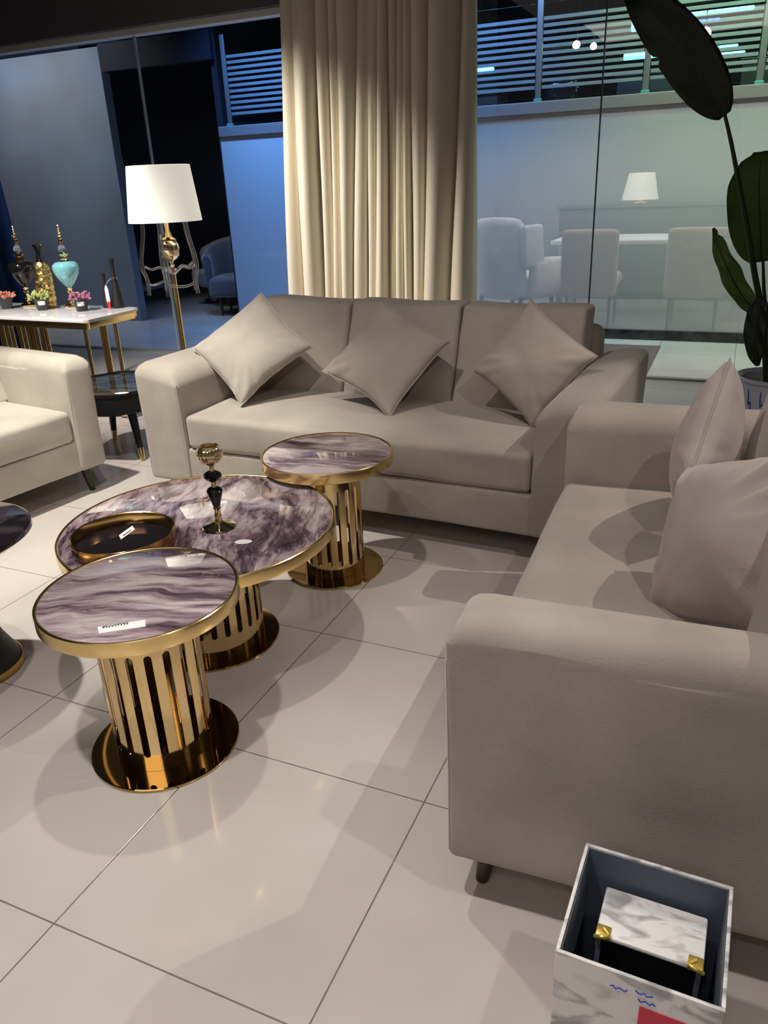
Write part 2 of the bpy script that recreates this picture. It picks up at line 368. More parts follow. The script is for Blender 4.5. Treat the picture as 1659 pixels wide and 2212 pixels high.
struct('trim_7', box(bmn(), -6.33, -4.95, Yw, Yw + .1, 2.55, 2.80), M_nav)
M_pale = mat('opposite_shop_wall', (.50, .51, .50), .7)
struct('wall_behind_panel', box(bmn(), -4.93, 4.2, 10.6, 10.7, 0, 1.86), M_pale)
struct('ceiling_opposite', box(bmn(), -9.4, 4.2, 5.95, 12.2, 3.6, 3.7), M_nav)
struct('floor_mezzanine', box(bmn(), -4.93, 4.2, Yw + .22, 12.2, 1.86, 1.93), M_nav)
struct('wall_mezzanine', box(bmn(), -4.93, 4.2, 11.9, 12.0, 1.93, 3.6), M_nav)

# railing: glass balustrade with frosted stripes
def striped():
    m = clear('striped_glass', (.82, .88, .9), .03); N, L = m.node_tree.nodes, m.node_tree.links; out = N['Material Output']
    src = out.inputs[0].links[0].from_socket
    geo = N.new('ShaderNodeNewGeometry'); sep = N.new('ShaderNodeSeparateXYZ'); L.new(geo.outputs['Position'], sep.inputs[0])
    d = N.new('ShaderNodeMath'); d.operation = 'DIVIDE'; d.inputs[1].default_value = .0495; L.new(sep.outputs[2], d.inputs[0])
    f = N.new('ShaderNodeMath'); f.operation = 'FRACT'; L.new(d.outputs[0], f.inputs[0])
    g = N.new('ShaderNodeMath'); g.operation = 'GREATER_THAN'; g.inputs[1].default_value = .48; L.new(f.outputs[0], g.inputs[0])
    lo = N.new('ShaderNodeMath'); lo.operation = 'GREATER_THAN'; lo.inputs[1].default_value = 2.045; L.new(sep.outputs[2], lo.inputs[0])
    hi = N.new('ShaderNodeMath'); hi.operation = 'LESS_THAN'; hi.inputs[1].default_value = 2.585; L.new(sep.outputs[2], hi.inputs[0])
    m1 = N.new('ShaderNodeMath'); m1.operation = 'MULTIPLY'; L.new(g.outputs[0], m1.inputs[0]); L.new(lo.outputs[0], m1.inputs[1])
    m2 = N.new('ShaderNodeMath'); m2.operation = 'MULTIPLY'; L.new(m1.outputs[0], m2.inputs[0]); L.new(hi.outputs[0], m2.inputs[1])
    m3 = N.new('ShaderNodeMath'); m3.operation = 'MULTIPLY'; m3.inputs[1].default_value = .42; L.new(m2.outputs[0], m3.inputs[0])
    df = N.new('ShaderNodeBsdfDiffuse'); df.inputs[0].default_value = (.55, .58, .6, 1)
    tl = N.new('ShaderNodeBsdfTranslucent'); tl.inputs[0].default_value = (.55, .58, .6, 1); mxx = N.new('ShaderNodeMixShader'); L.new(df.outputs[0], mxx.inputs[1]); L.new(tl.outputs[0], mxx.inputs[2])
    mx = N.new('ShaderNodeMixShader'); L.new(m3.outputs[0], mx.inputs[0]); L.new(src, mx.inputs[1]); L.new(mxx.outputs[0], mx.inputs[2]); L.new(mx.outputs[0], out.inputs[0])
    return m
M_strip = striped()
M_post = mat('grey_post', (.28, .27, .27), .35, .6); M_clamp = mat('green_clamp', (.10, .35, .28), .2, .4)
rail = thing('glass_railing', 'glass balustrade with frosted stripes on top of the low wall beyond the glazing', 'railing', (0, Yw + .06, 1.95))
px = [-4.85, -3.55, -2.62, -1.745, -.872, -.037, .84, 1.71, 2.58, 3.45]
for i, x in enumerate(px):
    p = obj('post', box(bmn(), x - .024, x + .024, -.008, .008, .03, .80, .003), M_post, rail)
    bm = box(bmn(), x - .034, x + .034, -.022, .022, .0, .032, .006); obj('clamp', bm, M_clamp, p)
    if i < len(px) - 1:
        obj('glass_panel', box(bmn(), x + .03, px[i + 1] - .03, -.005, .005, .03, .72, .002), M_strip, rail)
# things up on the mezzanine: lit fixtures and dark furniture
def mez(name, label, cat, bm, m, group=None): o = obj(name, bm, m); return tag(o, label, cat, group)
E_cy = emit('cyan_tube', (.25, .8, 1), 3.2); E_gr = emit('green_tube', (.05, .9, .25), .9); E_bl = emit('blue_tube', (.12, .35, 1), 1.6); E_wh = emit('white_bulb', (1, .98, .92), 30)
for yy, (x0, x1, z, hh, E_, lab) in zip((9.5, 9.75, 9.3, 9.1, 9.5, 9.6, 9.5), (
        (-.617, -.135, 2.465, .034, E_cy, 'long cyan tube light high up behind the railing at upper right'),
        (-.617, -.363, 2.415, .022, E_bl, 'pale blue tube light just beneath the long cyan tube'),
        (-.44, -.215, 2.230, .020, E_cy, 'upper of two short cyan tubes behind the railing right of the large leaf'),
        (-.387, -.16, 2.183, .016, E_cy, 'lower of two short cyan tubes behind the railing right of the large leaf'),
        (-1.053, -.80, 2.222, .060, E_cy, 'cyan glowing panel low behind the railing left of the large leaf'),
        (-1.01, -.945, 2.43, .10, E_cy, 'small square cyan screen behind the railing at the tip of the large leaf'),
        (-2.266, -2.12, 2.232, .035, E_cy, 'small cyan tube light beside the right edge of the cream curtain'))):
    k = (yy / Yw); zz = 1.401 + (z - 1.401) * k
    tb = mez('tube_light', lab, 'light', box(bmn(), x0 * k, x1 * k, yy, yy + .04, zz - hh / 2, zz + hh / 2, .01), E_)
    for xx in (x0 * k + .04, x1 * k - .04): obj('suspension_wire', tube(bmn(), [(xx, yy + .02, zz), (xx, yy + .02, 3.6)], .003, 6), M_mblack, tb)
for (x, z, r, lab) in ((-1.43, 2.342, .035, 'left one of the two round white bulbs seen between the railing stripes'), (-1.293, 2.319, .03, 'right one of the two round white bulbs seen between the railing stripes'), (-.46, 2.328, .05, 'oval white lamp behind the railing just right of the large dark leaf')):
    k = 8.6 / Yw; bm = lathe(bmn(), [(0, .02), (r * .6, .014), (r, 0), (r * .9, -.018), (0, -.024)], 24); zz = 1.401 + (z - 1.401) * k
    bmesh.ops.rotate(bm, verts=bm.verts[:], cent=(0, 0, 0), matrix=Matrix.Rotation(PI / 2, 3, 'X'))
    o = mez('globe_bulb', lab, 'light', bm, E_wh); o.location = (x * k, 8.6, zz)
    fx = lathe(bmn(), [(0, -.06), (r * .5, -.055), (r * .9, -.02), (0, -.02)], 20); bmesh.ops.rotate(fx, verts=fx.verts[:], cent=(0, 0, 0), matrix=Matrix.Rotation(PI / 2, 3, 'X')); obj('fixture', fx, M_mblack, o)
    obj('suspension_rod', tube(bmn(), [(0, .04, 0), (0, .04, 3.6 - zz)], .006, 8), M_mblack, o)
def stall(x0, x1, y, z1, m, lab, name='display_counter'):
    t = thing(name, lab, 'counter', ((x0 + x1) / 2, y, 1.93)); w = (x1 - x0) / 2
    obj('body', box(bmn(), -w, w, -.2, .2, 0, z1 - .04, .01), m, t); obj('counter_top', box(bmn(), -w - .02, w + .02, -.23, .23, z1 - .04, z1, .006), M_black, t)
M_foil = mat('black_foil', (.01, .01, .012), .12); add_bump(M_foil, 6, 1.0, .05, 2)
stall(-3.9, -2.4, 8.6, .25, M_mblack, 'low dark counter beyond the railing beside the curtain edge')
stall(-.2, 1.2, 8.8, .34, M_mblack, 'dark counter beyond the railing behind the plant')
stall(-1.3, -.5, 8.9, .30, M_nav, 'navy counter beyond the railing between two posts')
tag(obj('refuse_sack', cushion(bmn(), -1.78, -1.52, 7.8, 8.05, 1.93, 2.15, .06, (.01, .01, .01), 14, .03), M_foil), 'shiny black sack standing behind the railing near its second post', 'sack')
# coloured light on the mezzanine
area('mezz_green', (.1, 6.75, 3.5), (.1, 7.5, 2.3), 9, 2.4, .15, (.08, 1, .20), 90)
area('mezz_blue', (-2.5, 6.75, 3.5), (-2.4, 7.5, 2.3), 12, 1.6, .15, (.15, .42, 1), 90)
b = obj('blue_banner', box(bmn(), -6.4, -5.9, 9.5, 9.55, 3.05, 3.25), E_bl); obj('suspension_wire', tube(bmn(), [(-6.15, 9.52, 3.25), (-6.15, 9.52, 3.6)], .006, 6), M_mblack, b); tag(b, 'glowing blue sign high in the dark shop right of the slate panel', 'sign')

# ------------------------------------------------------------------ curtains
def curtain(name, label, y, zt, zb, Tt, Bb, M_, depth=.06, flip=1, rows=26):
    bm = bmn(); cols = []; K = 12; n = len(Tt) - 1; prev = None; ring = []
    rnd = random.Random(3); amp = [rnd.uniform(.7, 1.25) for _ in range(n)]; skew = [rnd.uniform(-.45, .45) for _ in range(n)]
    for j in range(rows + 1):
        t = j / rows; row = []
        for i in range(n):
            xa = Tt[i] + (Bb[i] - Tt[i]) * t; xb = Tt[i + 1] + (Bb[i + 1] - Tt[i + 1]) * t
            for k in range(K):
                u = k / K; w = xb - xa; d = min(depth, w * .75) * amp[i]
                us = u + skew[i] * u * (1 - u) * .8
                yy = -d * (max(0, math.sin(PI * us)) ** .62) + .012 * math.sin(7 * t + i * 1.3) + .005 * noise.noise(Vector((xa * 3, t * 4, i)))
                row.append(bm.verts.new((xa + w * u + .004 * math.sin(5 * t + i), y + yy, zt + (zb - zt) * t)))
        row.append(bm.verts.new((Tt[-1] + (Bb[-1] - Tt[-1]) * t, y + .01, zt + (zb - zt) * t)))
        if prev:
            for a in range(len(row) - 1): bm.faces.new((prev[a], row[a], row[a + 1], prev[a + 1]))
        prev = row
    o = obj(name, bm, M_); s = o.modifiers.new('thick', 'SOLIDIFY'); s.thickness = .003; tag(o, label, 'curtain'); return o
x0, x1 = -3.225, -1.752
def mp(v, a, b, lo, hi): return lo + (v - a) / (b - a) * (hi - lo)
Tz = [110, 210, 390, 485, 545, 690, 770, 835, 905, 965, 1010, 1065, 1190, 1400, 1490]
Bz = [205, 320, 470, 540, 600, 680, 780, 835, 935, 975, 1030, 1085, 1165, 1340, 1500]
zt_, zm_, zb_ = 2.6, .567, .02
Tm = [mp(v, 110, 1490, -3.199, -1.752) for v in Tz]; Bm = [mp(v, 205, 1500, -3.312, -1.74) for v in Bz]
def ext(z): return [a + (b - a) * (zt_ - z) / (zt_ - zm_) for a, b in zip(Tm, Bm)]
curtain('cream_curtain', 'full-length cream pleated curtain hanging behind the three-seat sofa', 5.62, 3.40, .02, ext(3.4), ext(.02), M_curt, .13)
tr = obj('curtain_track', box(bmn(), -3.4, -1.6, 5.56, 5.66, 3.404, 3.45), M_mblack); tag(tr, 'black ceiling track carrying the cream curtain', 'curtain track')
nb = 7
curtain('blue_curtain', 'royal blue curtain at the left edge in front of the glazing', 5.58, 3.40, .02, [-7.5 + i * (7.5 - 6.19) / nb - .12 for i in range(nb + 1)], [-7.5 + i * (7.5 - 6.12) / nb for i in range(nb + 1)], M_bluec, .10)
tr2 = obj('curtain_track', box(bmn(), -7.7, -6.1, 5.52, 5.62, 3.404, 3.45), M_mblack); tag(tr2, 'black ceiling track carrying the blue curtain', 'curtain track')
# small dark loudspeaker at upper left
sp = thing('wall_speaker', 'small black box fixed high on the bulkhead at upper left', 'speaker', (-6.17, 5.688, 2.475))
obj('case', box(bmn(), -.075, .075, -.06, .06, -.02, .17, .012), M_mblack, sp); obj('status_light', box(bmn(), .012, .028, -.066, -.06, .03, .075, .002), emit('pilot', (1, 1, .95), 1.2), sp)
obj('bracket', box(bmn(), -.015, .015, .0, .03, .16, .20), M_mblack, sp)
# ------------------------------------------------------------------ sofas
def leg_bm(x, y, ztop, r0=.026, r1=.014, dx=0, dy=0):
    bm = bmn(); tube(bm, [(x, y, ztop + .01), (x + dx * .5, y + dy * .5, ztop / 2), (x + dx, y + dy, 0)], [r0, (r0 + r1) / 2, r1], 14); return bm
def sofa(name, label, cat, loc, rz, L, D, aw, ah, nb, m, m_arm=None, base=.12, seat=.445, bh=.86, ry=.02, side=.0, flat=.05, group=None, backd=.14, fwd=0.0, lean=.16):
    ma = m_arm or m
    t = thing(name, label, cat, (loc[0], loc[1], 0), rz, group)
    # arms: right-angled slabs with softly rounded tops
    for s in (0, 1):
        xa, xb = (0, aw) if s == 0 else (L - aw, L)
        def shp(q, s=s, xa=xa, xb=xb):
            rr = (flat, flat * 1.5) if s == 0 else (flat * 1.5, flat)
            q = round_top(q, xa - .002, xb + .002, -.004, ah, rr, .075)
            k = max(0, (q.z - .35) / (ah - .35)); q.x += (-1 if s == 0 else 1) * .010 * k
            u = (q.x - xa) / aw; inn = u if s == 0 else 1 - u
            q.z -= side * max(0, inn) ** 2 * k; return q
        bm = cushion(bmn(), xa, xb, 0, D, base, ah, .018, (.006, .006, .004), 30, .003, 3 + s, shp)
        a = obj('arm', bm, ma, t)
        for xs in (xa + .0065, xb - .0065):
            zt_ = ah - .09; pts = [(xs + (-1 if s == 0 else 1) * .010 * max(0, (z_ - .35) / (ah - .35)), .0045, z_) for z_ in (base + .02, .3, .35, .45, zt_)]
            obj('piping', tube(bmn(), spline(pts, 5), .0032, 8), ma, a)
    bm = cushion(bmn(), aw * .9, L - aw * .9, .010, D - .03, base, .285, .014, (0, .003, 0), 14, .002, 9); obj('base', bm, m, t)
    bm = cushion(bmn(), aw + .004, L - aw - .004, .004, D - .2, .287, seat, .024, (0, .010, .026), 22, .004, 5); sc = obj('seat_cushion', bm, m, t)
    bm = cushion(bmn(), aw * .75, L - aw * .75, D - backd, D, base, bh - .09, .045, (0, .005, .01), 16, .004, 6); obj('backrest', bm, m, t)
    w = (L - 2 * aw + .06) / nb
    for i in range(nb):
        xa = aw - .03 + i * w
        def shp(q, xa=xa, i=i):
            q = q.copy(); k = (q.z - seat) / (bh - seat); q.y += lean * k + .004 * math.sin(q.x * 9 + i)
            q.z += .005 * math.sin((q.x - xa) / w * PI * 2 + i) * k; return q
        y0 = D - backd - .15 - lean * .72 - fwd
        bm = cushion(bmn(), xa + .005, xa + w - .005, y0, y0 + .16, seat - .005, bh, .020, (.004, .030, .006), 20, .005, i + 1.7, shp)
        b = obj('back_cushion', bm, m, t)
    for (x, y, dx, dy) in ((.09, .07, -.015, -.015), (L - .09, .07, .015, -.015), (.09, D - .08, -.015, .015), (L - .09, D - .08, .015, .015)):
        obj('leg', leg_bm(x, y, base, dx=dx, dy=dy), M_dleg, t)
    return t
R = math.radians
far = sofa('three_seat_sofa', 'three-seat taupe velvet sofa in front of the cream curtain', 'sofa', (-2.5, 2.775), R(-2.8), 2.13, .93, .245, .675, 3, M_sofa, base=.11, bh=.868, side=.05, flat=.05)
right = sofa('two_seat_sofa', 'two-seat taupe sofa at right whose arm end fills the foreground', 'sofa', (-.459, 2.640), R(-87.8), 1.527, .90, .175, .69, 2, M_sofa, base=.12, bh=.87, flat=.055, seat=.45, lean=.05, fwd=.04)
left = sofa('pale_sofa', 'pale cream sofa cut off by the left edge of the picture', 'sofa', (-3.118, .963), R(81.5), 1.9, .9, .15, .685, 2, M_arm, base=.13, bh=.84, flat=.045, seat=.44)

def put_pillow(label, c, a, T, inplane, lean, yaw, m, seed, group, pinch=.10, wr=.011):
    o = obj('throw_pillow', pillow(bmn(), a, T, 28, seed, pinch, wr), m)
    o.matrix_world = Matrix.Translation(c) @ Matrix.Rotation(R(yaw), 4, 'Z') @ Matrix.Rotation(R(-lean), 4, 'X') @ Matrix.Rotation(R(inplane), 4, 'Y')
    pb = []; K = 20
    for e in range(4):
        for i in range(K):
            u = -1 + 2 * i / K; U, V = ((u, -1), (1, u), (-u, 1), (-1, -u))[e]; sg = .012 * noise.noise(Vector((U + seed * 3, V, 1)))
            pb.append((a * U * (1 - pinch * (1 - V * V)) + sg, 0, a * V * (1 - pinch * (1 - U * U)) + sg * .5))
    obj('piping', tube(bmn(), pb + pb[:1], .0026, 6), m, o)
    tag(o, label, 'pillow', group); return o
G1 = 'scatter pillows standing on point on the three-seat sofa'
M_pil = fabric('pillow_velvet', (.39, .35, .305)); M_pilr = fabric('pillow_mauve', (.42, .36, .335))
put_pillow('pale taupe pillow on the far sofa leaning on its left arm', (-2.085, 3.13, .692), .218, .07, 45 - 1, 42, 10, M_pil, 1.3, G1)
put_pillow('taupe pillow on the far sofa at the joint of its left and middle back cushions', (-1.385, 3.13, .682), .214, .07, 45 - 17, 40, 0, M_pil, 2.1, G1)
put_pillow('taupe pillow on the far sofa beside its right arm', (-.725, 3.11, .690), .188, .07, 45 - 10, 22, -6, M_pil, 3.4, G1)
G2 = 'pillows on the two-seat sofa'
put_pillow('mauve-taupe pillow on point at the far end of the right sofa, seen edge-on', (-.02, 2.20, .685), .178, .085, 45, 6, -97, M_pilr, 4.2, G2, .05, .006)
put_pillow('large plump mauve-taupe pillow on the right sofa nearest the foreground arm', (.070, 1.705, .637), .195, .125, -25, 25, -54, M_pilr, 5.5, G2, .05, .016)

# ------------------------------------------------------------------ slotted gold tables
def slotted(bm, r, z0, z1, zs0, zs1, n, frac=.42, th=.003, K=6):
    def ring(rr):
        cache = {}
        def V(a, z):
            k = (round(a, 6), round(z, 6))
            if k not in cache: cache[k] = bm.verts.new((rr * math.cos(a), rr * math.sin(a), z))
            return cache[k]
        return V
    for rr, flip in ((r, False), (r - th, True)):
        V = ring(rr)
        def Q(*v):
            v = list(v)
            if flip: v.reverse()
            try: bm.faces.new(v)
            except ValueError: pass
        for i in range(n):
            a0 = 2 * PI * i / n; da = 2 * PI / n; s0 = a0 + da * (1 - frac) / 2; s1 = s0 + da * frac; hw = da * frac / 2 * rr
            am = (s0 + s1) / 2
            arc = [(am - math.cos(PI * k / K) * da * frac / 2, hw * math.sin(PI * k / K)) for k in range(K + 1)]
            zl, zh = zs0 + hw, zs1 - hw
            for (p, q) in ((a0, s0), (s1, a0 + da)):
                pm = (p + q) / 2
                for (u, v) in ((p, pm), (pm, q)):
                    Q(V(u, z0), V(v, z0), V(v, zl), V(u, zl)); Q(V(u, zl), V(v, zl), V(v, zh), V(u, zh)); Q(V(u, zh), V(v, zh), V(v, z1), V(u, z1))
            for k in range(K):
                (p, hp), (q, hq) = arc[k], arc[k + 1]
                Q(V(p, z0), V(q, z0), V(q, zl - hq), V(p, zl - hp)); Q(V(p, zh + hp), V(q, zh + hq), V(q, z1), V(p, z1))
    # slot walls
    for i in range(n):
        a0 = 2 * PI * i / n; da = 2 * PI / n; s0 = a0 + da * (1 - frac) / 2; am = s0 + da * frac / 2; hw = da * frac / 2 * r
        loop = [(am - math.cos(PI * k / K) * da * frac / 2, zs1 - hw + hw * math.sin(PI * k / K)) for k in range(K + 1)] + [(am + math.cos(PI * k / K) * da * frac / 2, zs0 + hw - hw * math.sin(PI * k / K)) for k in range(K + 1)]
        o = [bm.verts.new((r * math.cos(a), r * math.sin(a), z)) for a, z in loop]; inn = [bm.verts.new(((r - th) * math.cos(a), (r - th) * math.sin(a), z)) for a, z in loop]
        for k in range(len(loop)): k2 = (k + 1) % len(loop); bm.faces.new((o[k], o[k2], inn[k2], inn[k]))
    return bm
def slot_table(label, x, y, r, h, pr_, br, mtop, n=18, zs0=.055, top=.085):
    t = thing('slotted_side_table' if r < .3 else 'slotted_coffee_table', label, 'table', (x, y, 0), 0)
    obj('tabletop', lathe(bmn(), [(0, h - .016), (r - .009, h - .016), (r - .009, h - .001), (r - .012, h), (0, h)], 96), mtop, t)
    obj('rim', lathe(bmn(), [(r - .009, h - .036), (r - .001, h - .036), (r, h - .034), (r, h + .0005), (r - .002, h + .0025), (r - .006, h + .0025), (r - .009, h + .0005), (r - .009, h - .036)], 96), M_goldb, t)
    obj('underframe', lathe(bmn(), [(0, h - .030), (r - .012, h - .030), (r - .012, h - .018), (0, h - .018)], 64), M_mblack, t)
    obj('pedestal', slotted(bmn(), pr_, .0105, h - .0305, zs0, h - .030 - top, n), M_gold, t)
    obj('base_plate', lathe(bmn(), [(0, 0), (br - .001, 0), (br, .002), (br, .008), (br - .002, .010), (0, .010)], 96), M_goldd, t)
    return t
M_m1 = marble_glass('marble_streaks_level', -.41, seed=1.3); M_m2 = marble_glass('marble_streaks_deep', -2.0, (1.1, 2.9, 1), 2.3, 4.1); M_m3 = marble_glass('marble_streaks_pale', -.1, (.5, 2.0, 1), 1.9, 7.7, .56)
slot_table('round gold side table nearest the camera with level mauve marble streaks and a handwritten label', -1.288, 1.313, .250, .475, .130, .198, M_m1)
slot_table('large round gold coffee table between the two side tables, with swirled mauve marble top', -1.475, 1.815, .432, .425, .165, .215, M_m2, 24, .085, .045)
slot_table('round gold side table in front of the far sofa with pale marbled top', -1.322, 2.41, .246, .478, .118, .19, M_m3)

# handwritten paper slips
def slip(name, label, pts, z, m=M_white, txt=None, size=.02, group=None):
    bm = bmn(); vs = [bm.verts.new((p[0], p[1], z)) for p in pts]; f = bm.faces.new(vs); bm.normal_update()
    if f.normal.z < 0: f.normal_flip()
    r = bmesh.ops.extrude_face_region(bm, geom=[f]); bmesh.ops.translate(bm, vec=(0, 0, .0006), verts=[v for v in r['geom'] if isinstance(v, bmesh.types.BMVert)]); bmesh.ops.recalc_face_normals(bm, faces=bm.faces[:])
    o = obj(name, bm, m, smooth=False); tag(o, label, 'label'); return o
s1 = slip('paper_label', 'white handwritten paper strip on the front of the nearest marble table', [(-1.262, 1.138), (-1.238, 1.116), (-1.155, 1.178), (-1.176, 1.202)], .4752)
def scribble(parent, p0, d, up, w, hgt, z, m=M_ink, seed=1, rad=.0009, n=9):
    rnd = random.Random(seed); p0 = Vector(p0); d = Vector(d).normalized(); up = Vector(up).normalized(); pts = []
    for i in range(n * 3):
        u = i / (n * 3 - 1); pts.append(p0 + d * (w * u + .002 * math.sin(i * 2.1)) + up * (hgt * (.5 + .5 * math.sin(i * 2.2 + rnd.uniform(-.5, .5)))) + Vector((0, 0, z)))
    return obj('handwriting', tube(bmn(), spline(pts, 3), rad, 6), m, parent)
scribble(s1, (-1.246, 1.135, 0), (.083, .062, 0), (-.6, .8, 0), .058, .010, .4764, seed=3)
slip('price_sticker', 'glossy white oval sticker on the middle of the large coffee table', [(-1.256 + .026 * math.cos(a) * .92 - .014 * math.sin(a) * .4, 1.733 + .026 * math.cos(a) * .4 + .016 * math.sin(a) * .92) for a in [2 * PI * k / 20 for k in range(20)]], .4258)

# tray and candle holder
ty = thing('round_tray', 'round bronze-rimmed tray with dark mirrored floor on the large coffee table', 'tray', (-1.592, 1.603, .4255))
r = .150
obj('tray_wall', lathe(bmn(), [(r - .004, 0), (r, 0), (r + .001, .020), (r + .003, .041), (r + .001, .043), (r - .003, .041), (r - .005, .020), (r - .005, .004), (r - .004, 0)], 80), M_bronze, ty)
M_traym = mat('tray_mirror', (.10, .085, .10), .03, .85)
obj('tray_floor', lathe(bmn(), [(0, 0), (r - .005, 0), (r - .005, .004), (0, .004)], 64), M_traym, ty)
for a in (R(-112), R(68)):
    bm = box(bmn(), -.020, .020, -.004, .004, .010, .026, .003); h_ = obj('handle_slot', bm, M_mblack, ty); h_.location = ((r - .0005) * math.cos(a), (r - .0005) * math.sin(a), .004); h_.rotation_euler = (0, 0, a + PI / 2)
s2 = slip('paper_label', 'white paper slip lying inside the round bronze tray', [(-1.647, 1.640), (-1.620, 1.618), (-1.628, 1.692), (-1.656, 1.712)], .4300)
scribble(s2, (-1.634, 1.640, 0), (-.01, .07, 0), (1, .2, 0), .045, .006, .4312, seed=5, rad=.0006)

ch = thing('candle_holder', 'slim gold candle holder with black beads and globe cup on the large coffee table', 'candle holder', (-1.388, 1.801, .4255))
obj('foot', lathe(bmn(), [(0, 0), (.050, 0), (.053, .003), (.050, .007), (.030, .012), (.014, .020), (.010, .034), (.012, .042), (.009, .050), (.010, .060), (.013, .066), (.010, .074), (0, .074)], 48), mat('pale_gold_mirror', (.86, .74, .48), .04, 1.0), ch)
obj('bead', lathe(bmn(), [(0, .072), (.011, .073), (.016, .090), (.024, .118), (.0255, .124), (.020, .132), (.010, .136), (0, .136)], 10), M_black, ch)
obj('stem', lathe(bmn(), [(0, .134), (.008, .134), (.007, .142), (.0085, .150), (.007, .156), (0, .156)], 24), M_champ, ch)
obj('bead', lathe(bmn(), [(0, .153), (.012, .154), (.022, .162), (.0285, .170), (.026, .179), (.014, .187), (0, .188)], 12), M_black, ch)
obj('stem', lathe(bmn(), [(0, .186), (.008, .186), (.0065, .196), (.010, .208), (0, .208)], 24), M_champ, ch)
bm = lathe(bmn(), [(0, .205), (.012, .207), (.028, .218), (.037, .234), (.039, .246), (.035, .260), (.027, .268), (.024, .266), (.030, .256), (.033, .246), (.030, .232), (.020, .220), (0, .216)], 48)
for v in bm.verts:
    k_ = 1 + .03 * math.cos(12 * math.atan2(v.co.y, v.co.x)); v.co.x *= k_; v.co.y *= k_
obj('candle_cup', bm, M_champ, ch)

# ------------------------------------------------------------------ black table cut by the left edge
bt = thing('black_pedestal_table', 'round black marble-topped table on a black cone, cut by the left edge', 'table', (-2.115, 1.375, 0))
M_bm = mat('black_marble', (.02, .018, .022), .08, 0, Coat_Weight=.6); add_mottle(M_bm, (.012, .010, .014), (.09, .075, .085), 7, 8, .45, .7, dist=1.0)
obj('tabletop', lathe(bmn(), [(0, .44), (.20, .44), (.262, .452), (.275, .464), (.273, .476), (.262, .481), (0, .481)], 72), M_bm, bt)
obj('cone_pedestal', lathe(bmn(), [(0, .44), (.085, .44), (.070, .36), (.080, .22), (.115, .10), (.150, .028), (0, .028)], 56), M_mblack, bt)
obj('foot_ring', lathe(bmn(), [(0, 0), (.155, 0), (.158, .004), (.156, .026), (.150, .028), (0, .028)], 64), M_bronze, bt)

# ------------------------------------------------------------------ octagonal end table
et = thing('octagonal_end_table', 'black octagonal end table with gold leg tips between the sofas', 'table', (-3.17, 3.36, 0), R(14))
def ngon(r, n=8, ph=0): return [(r * math.cos(2 * PI * (k + .5) / n + ph), r * math.sin(2 * PI * (k + .5) / n + ph)) for k in range(n)]
M_blst = mat('black_lacquer', (.010, .011, .013), .22); M_sm = mat('smoky_marble_glass', (.08, .09, .10), .04, 0, Coat_Weight=1.0); add_mottle(M_sm, (.02, .022, .026), (.16, .18, .19), 6, 6, .42, .68, (1, 2.4, 1), dist=1.2)
obj('apron', extrude_poly(bmn(), ngon(.315), .285, .390, 'z', .004), M_blst, et); obj('tabletop', extrude_poly(bmn(), ngon(.295), .388, .396, 'z'), M_sm, et)
bm = bmn(); o8 = ngon(.320); i8 = ngon(.296)
for z0_, z1_ in ((.388, .404),):
    A = [bm.verts.new((*p, z0_)) for p in o8]; B = [bm.verts.new((*p, z1_)) for p in o8]; Cc = [bm.verts.new((*p, z1_)) for p in i8]; Dd = [bm.verts.new((*p, z0_)) for p in i8]
    for k in range(8):
        k2 = (k + 1) % 8
        for q in ((A, B), (B, Cc), (Cc, Dd), (Dd, A)): bm.faces.new((q[0][k], q[0][k2], q[1][k2], q[1][k]))
bmesh.ops.recalc_face_normals(bm, faces=bm.faces[:]); obj('rim', bm, M_blst, et, smooth=False)
for (sx, sy) in ((1, 1), (1, -1), (-1, 1), (-1, -1)):
    px_, py_ = sx * .13, sy * .13; qx, qy = sx * .178, sy * .178
    lg = obj('leg', tube(bmn(), [(px_, py_, .285), (px_ + (qx - px_) * .8, py_ + (qy - py_) * .8, .07)], [.027, .017], 16), M_blst, et)
    obj('gold_tip', tube(bmn(), [(px_ + (qx - px_) * .79, py_ + (qy - py_) * .79, .072), (qx, qy, 0)], [.0185, .014], 16), M_gold, lg)
slip('price_sticker', 'white oval paper tag on the near edge of the black octagonal table', [(-2.965 + .036 * math.cos(a) - .0 * math.sin(a), 3.165 + .022 * math.sin(a) + .012 * math.cos(a)) for a in [2 * PI * k / 24 for k in range(24)]], .4042)

# ------------------------------------------------------------------ console with ornaments
ZC = .712
M_wm = mat('white_marble', (.78, .77, .77), .12, 0, Coat_Weight=.5); add_mottle(M_wm, (.62, .60, .60), (.84, .83, .83), 3.2, 7, .33, .5, dist=1.4)
ct = thing('console_table', 'white marble console table on a looped gold base behind the pale sofa', 'console table', (-4.35, 3.82, 0), R(-1.5))
bm = bmn(); w_, d_ = .86, .25
pts = [(-w_, -d_), (w_ - .02, -d_), (w_, -d_ + .02), (w_, d_ - .09), (w_ - .03, d_ - .02), (w_ - .09, d_), (-w_, d_)]
obj('marble_top', extrude_poly(bm, pts, ZC - .020, ZC, 'z', .003), M_wm, ct)
bm = bmn(); box(bm, -w_ + .0, w_ - .005, -d_ + .002, -d_ + .03, ZC - .058, ZC - .020, .002); box(bm, w_ - .035, w_ - .005, -d_ + .03, d_ - .08, ZC - .058, ZC - .020, .002); box(bm, -w_, w_ - .06, d_ - .03, d_ - .004, ZC - .058, ZC - .020, .002)
obj('apron', bm, M_goldb, ct)
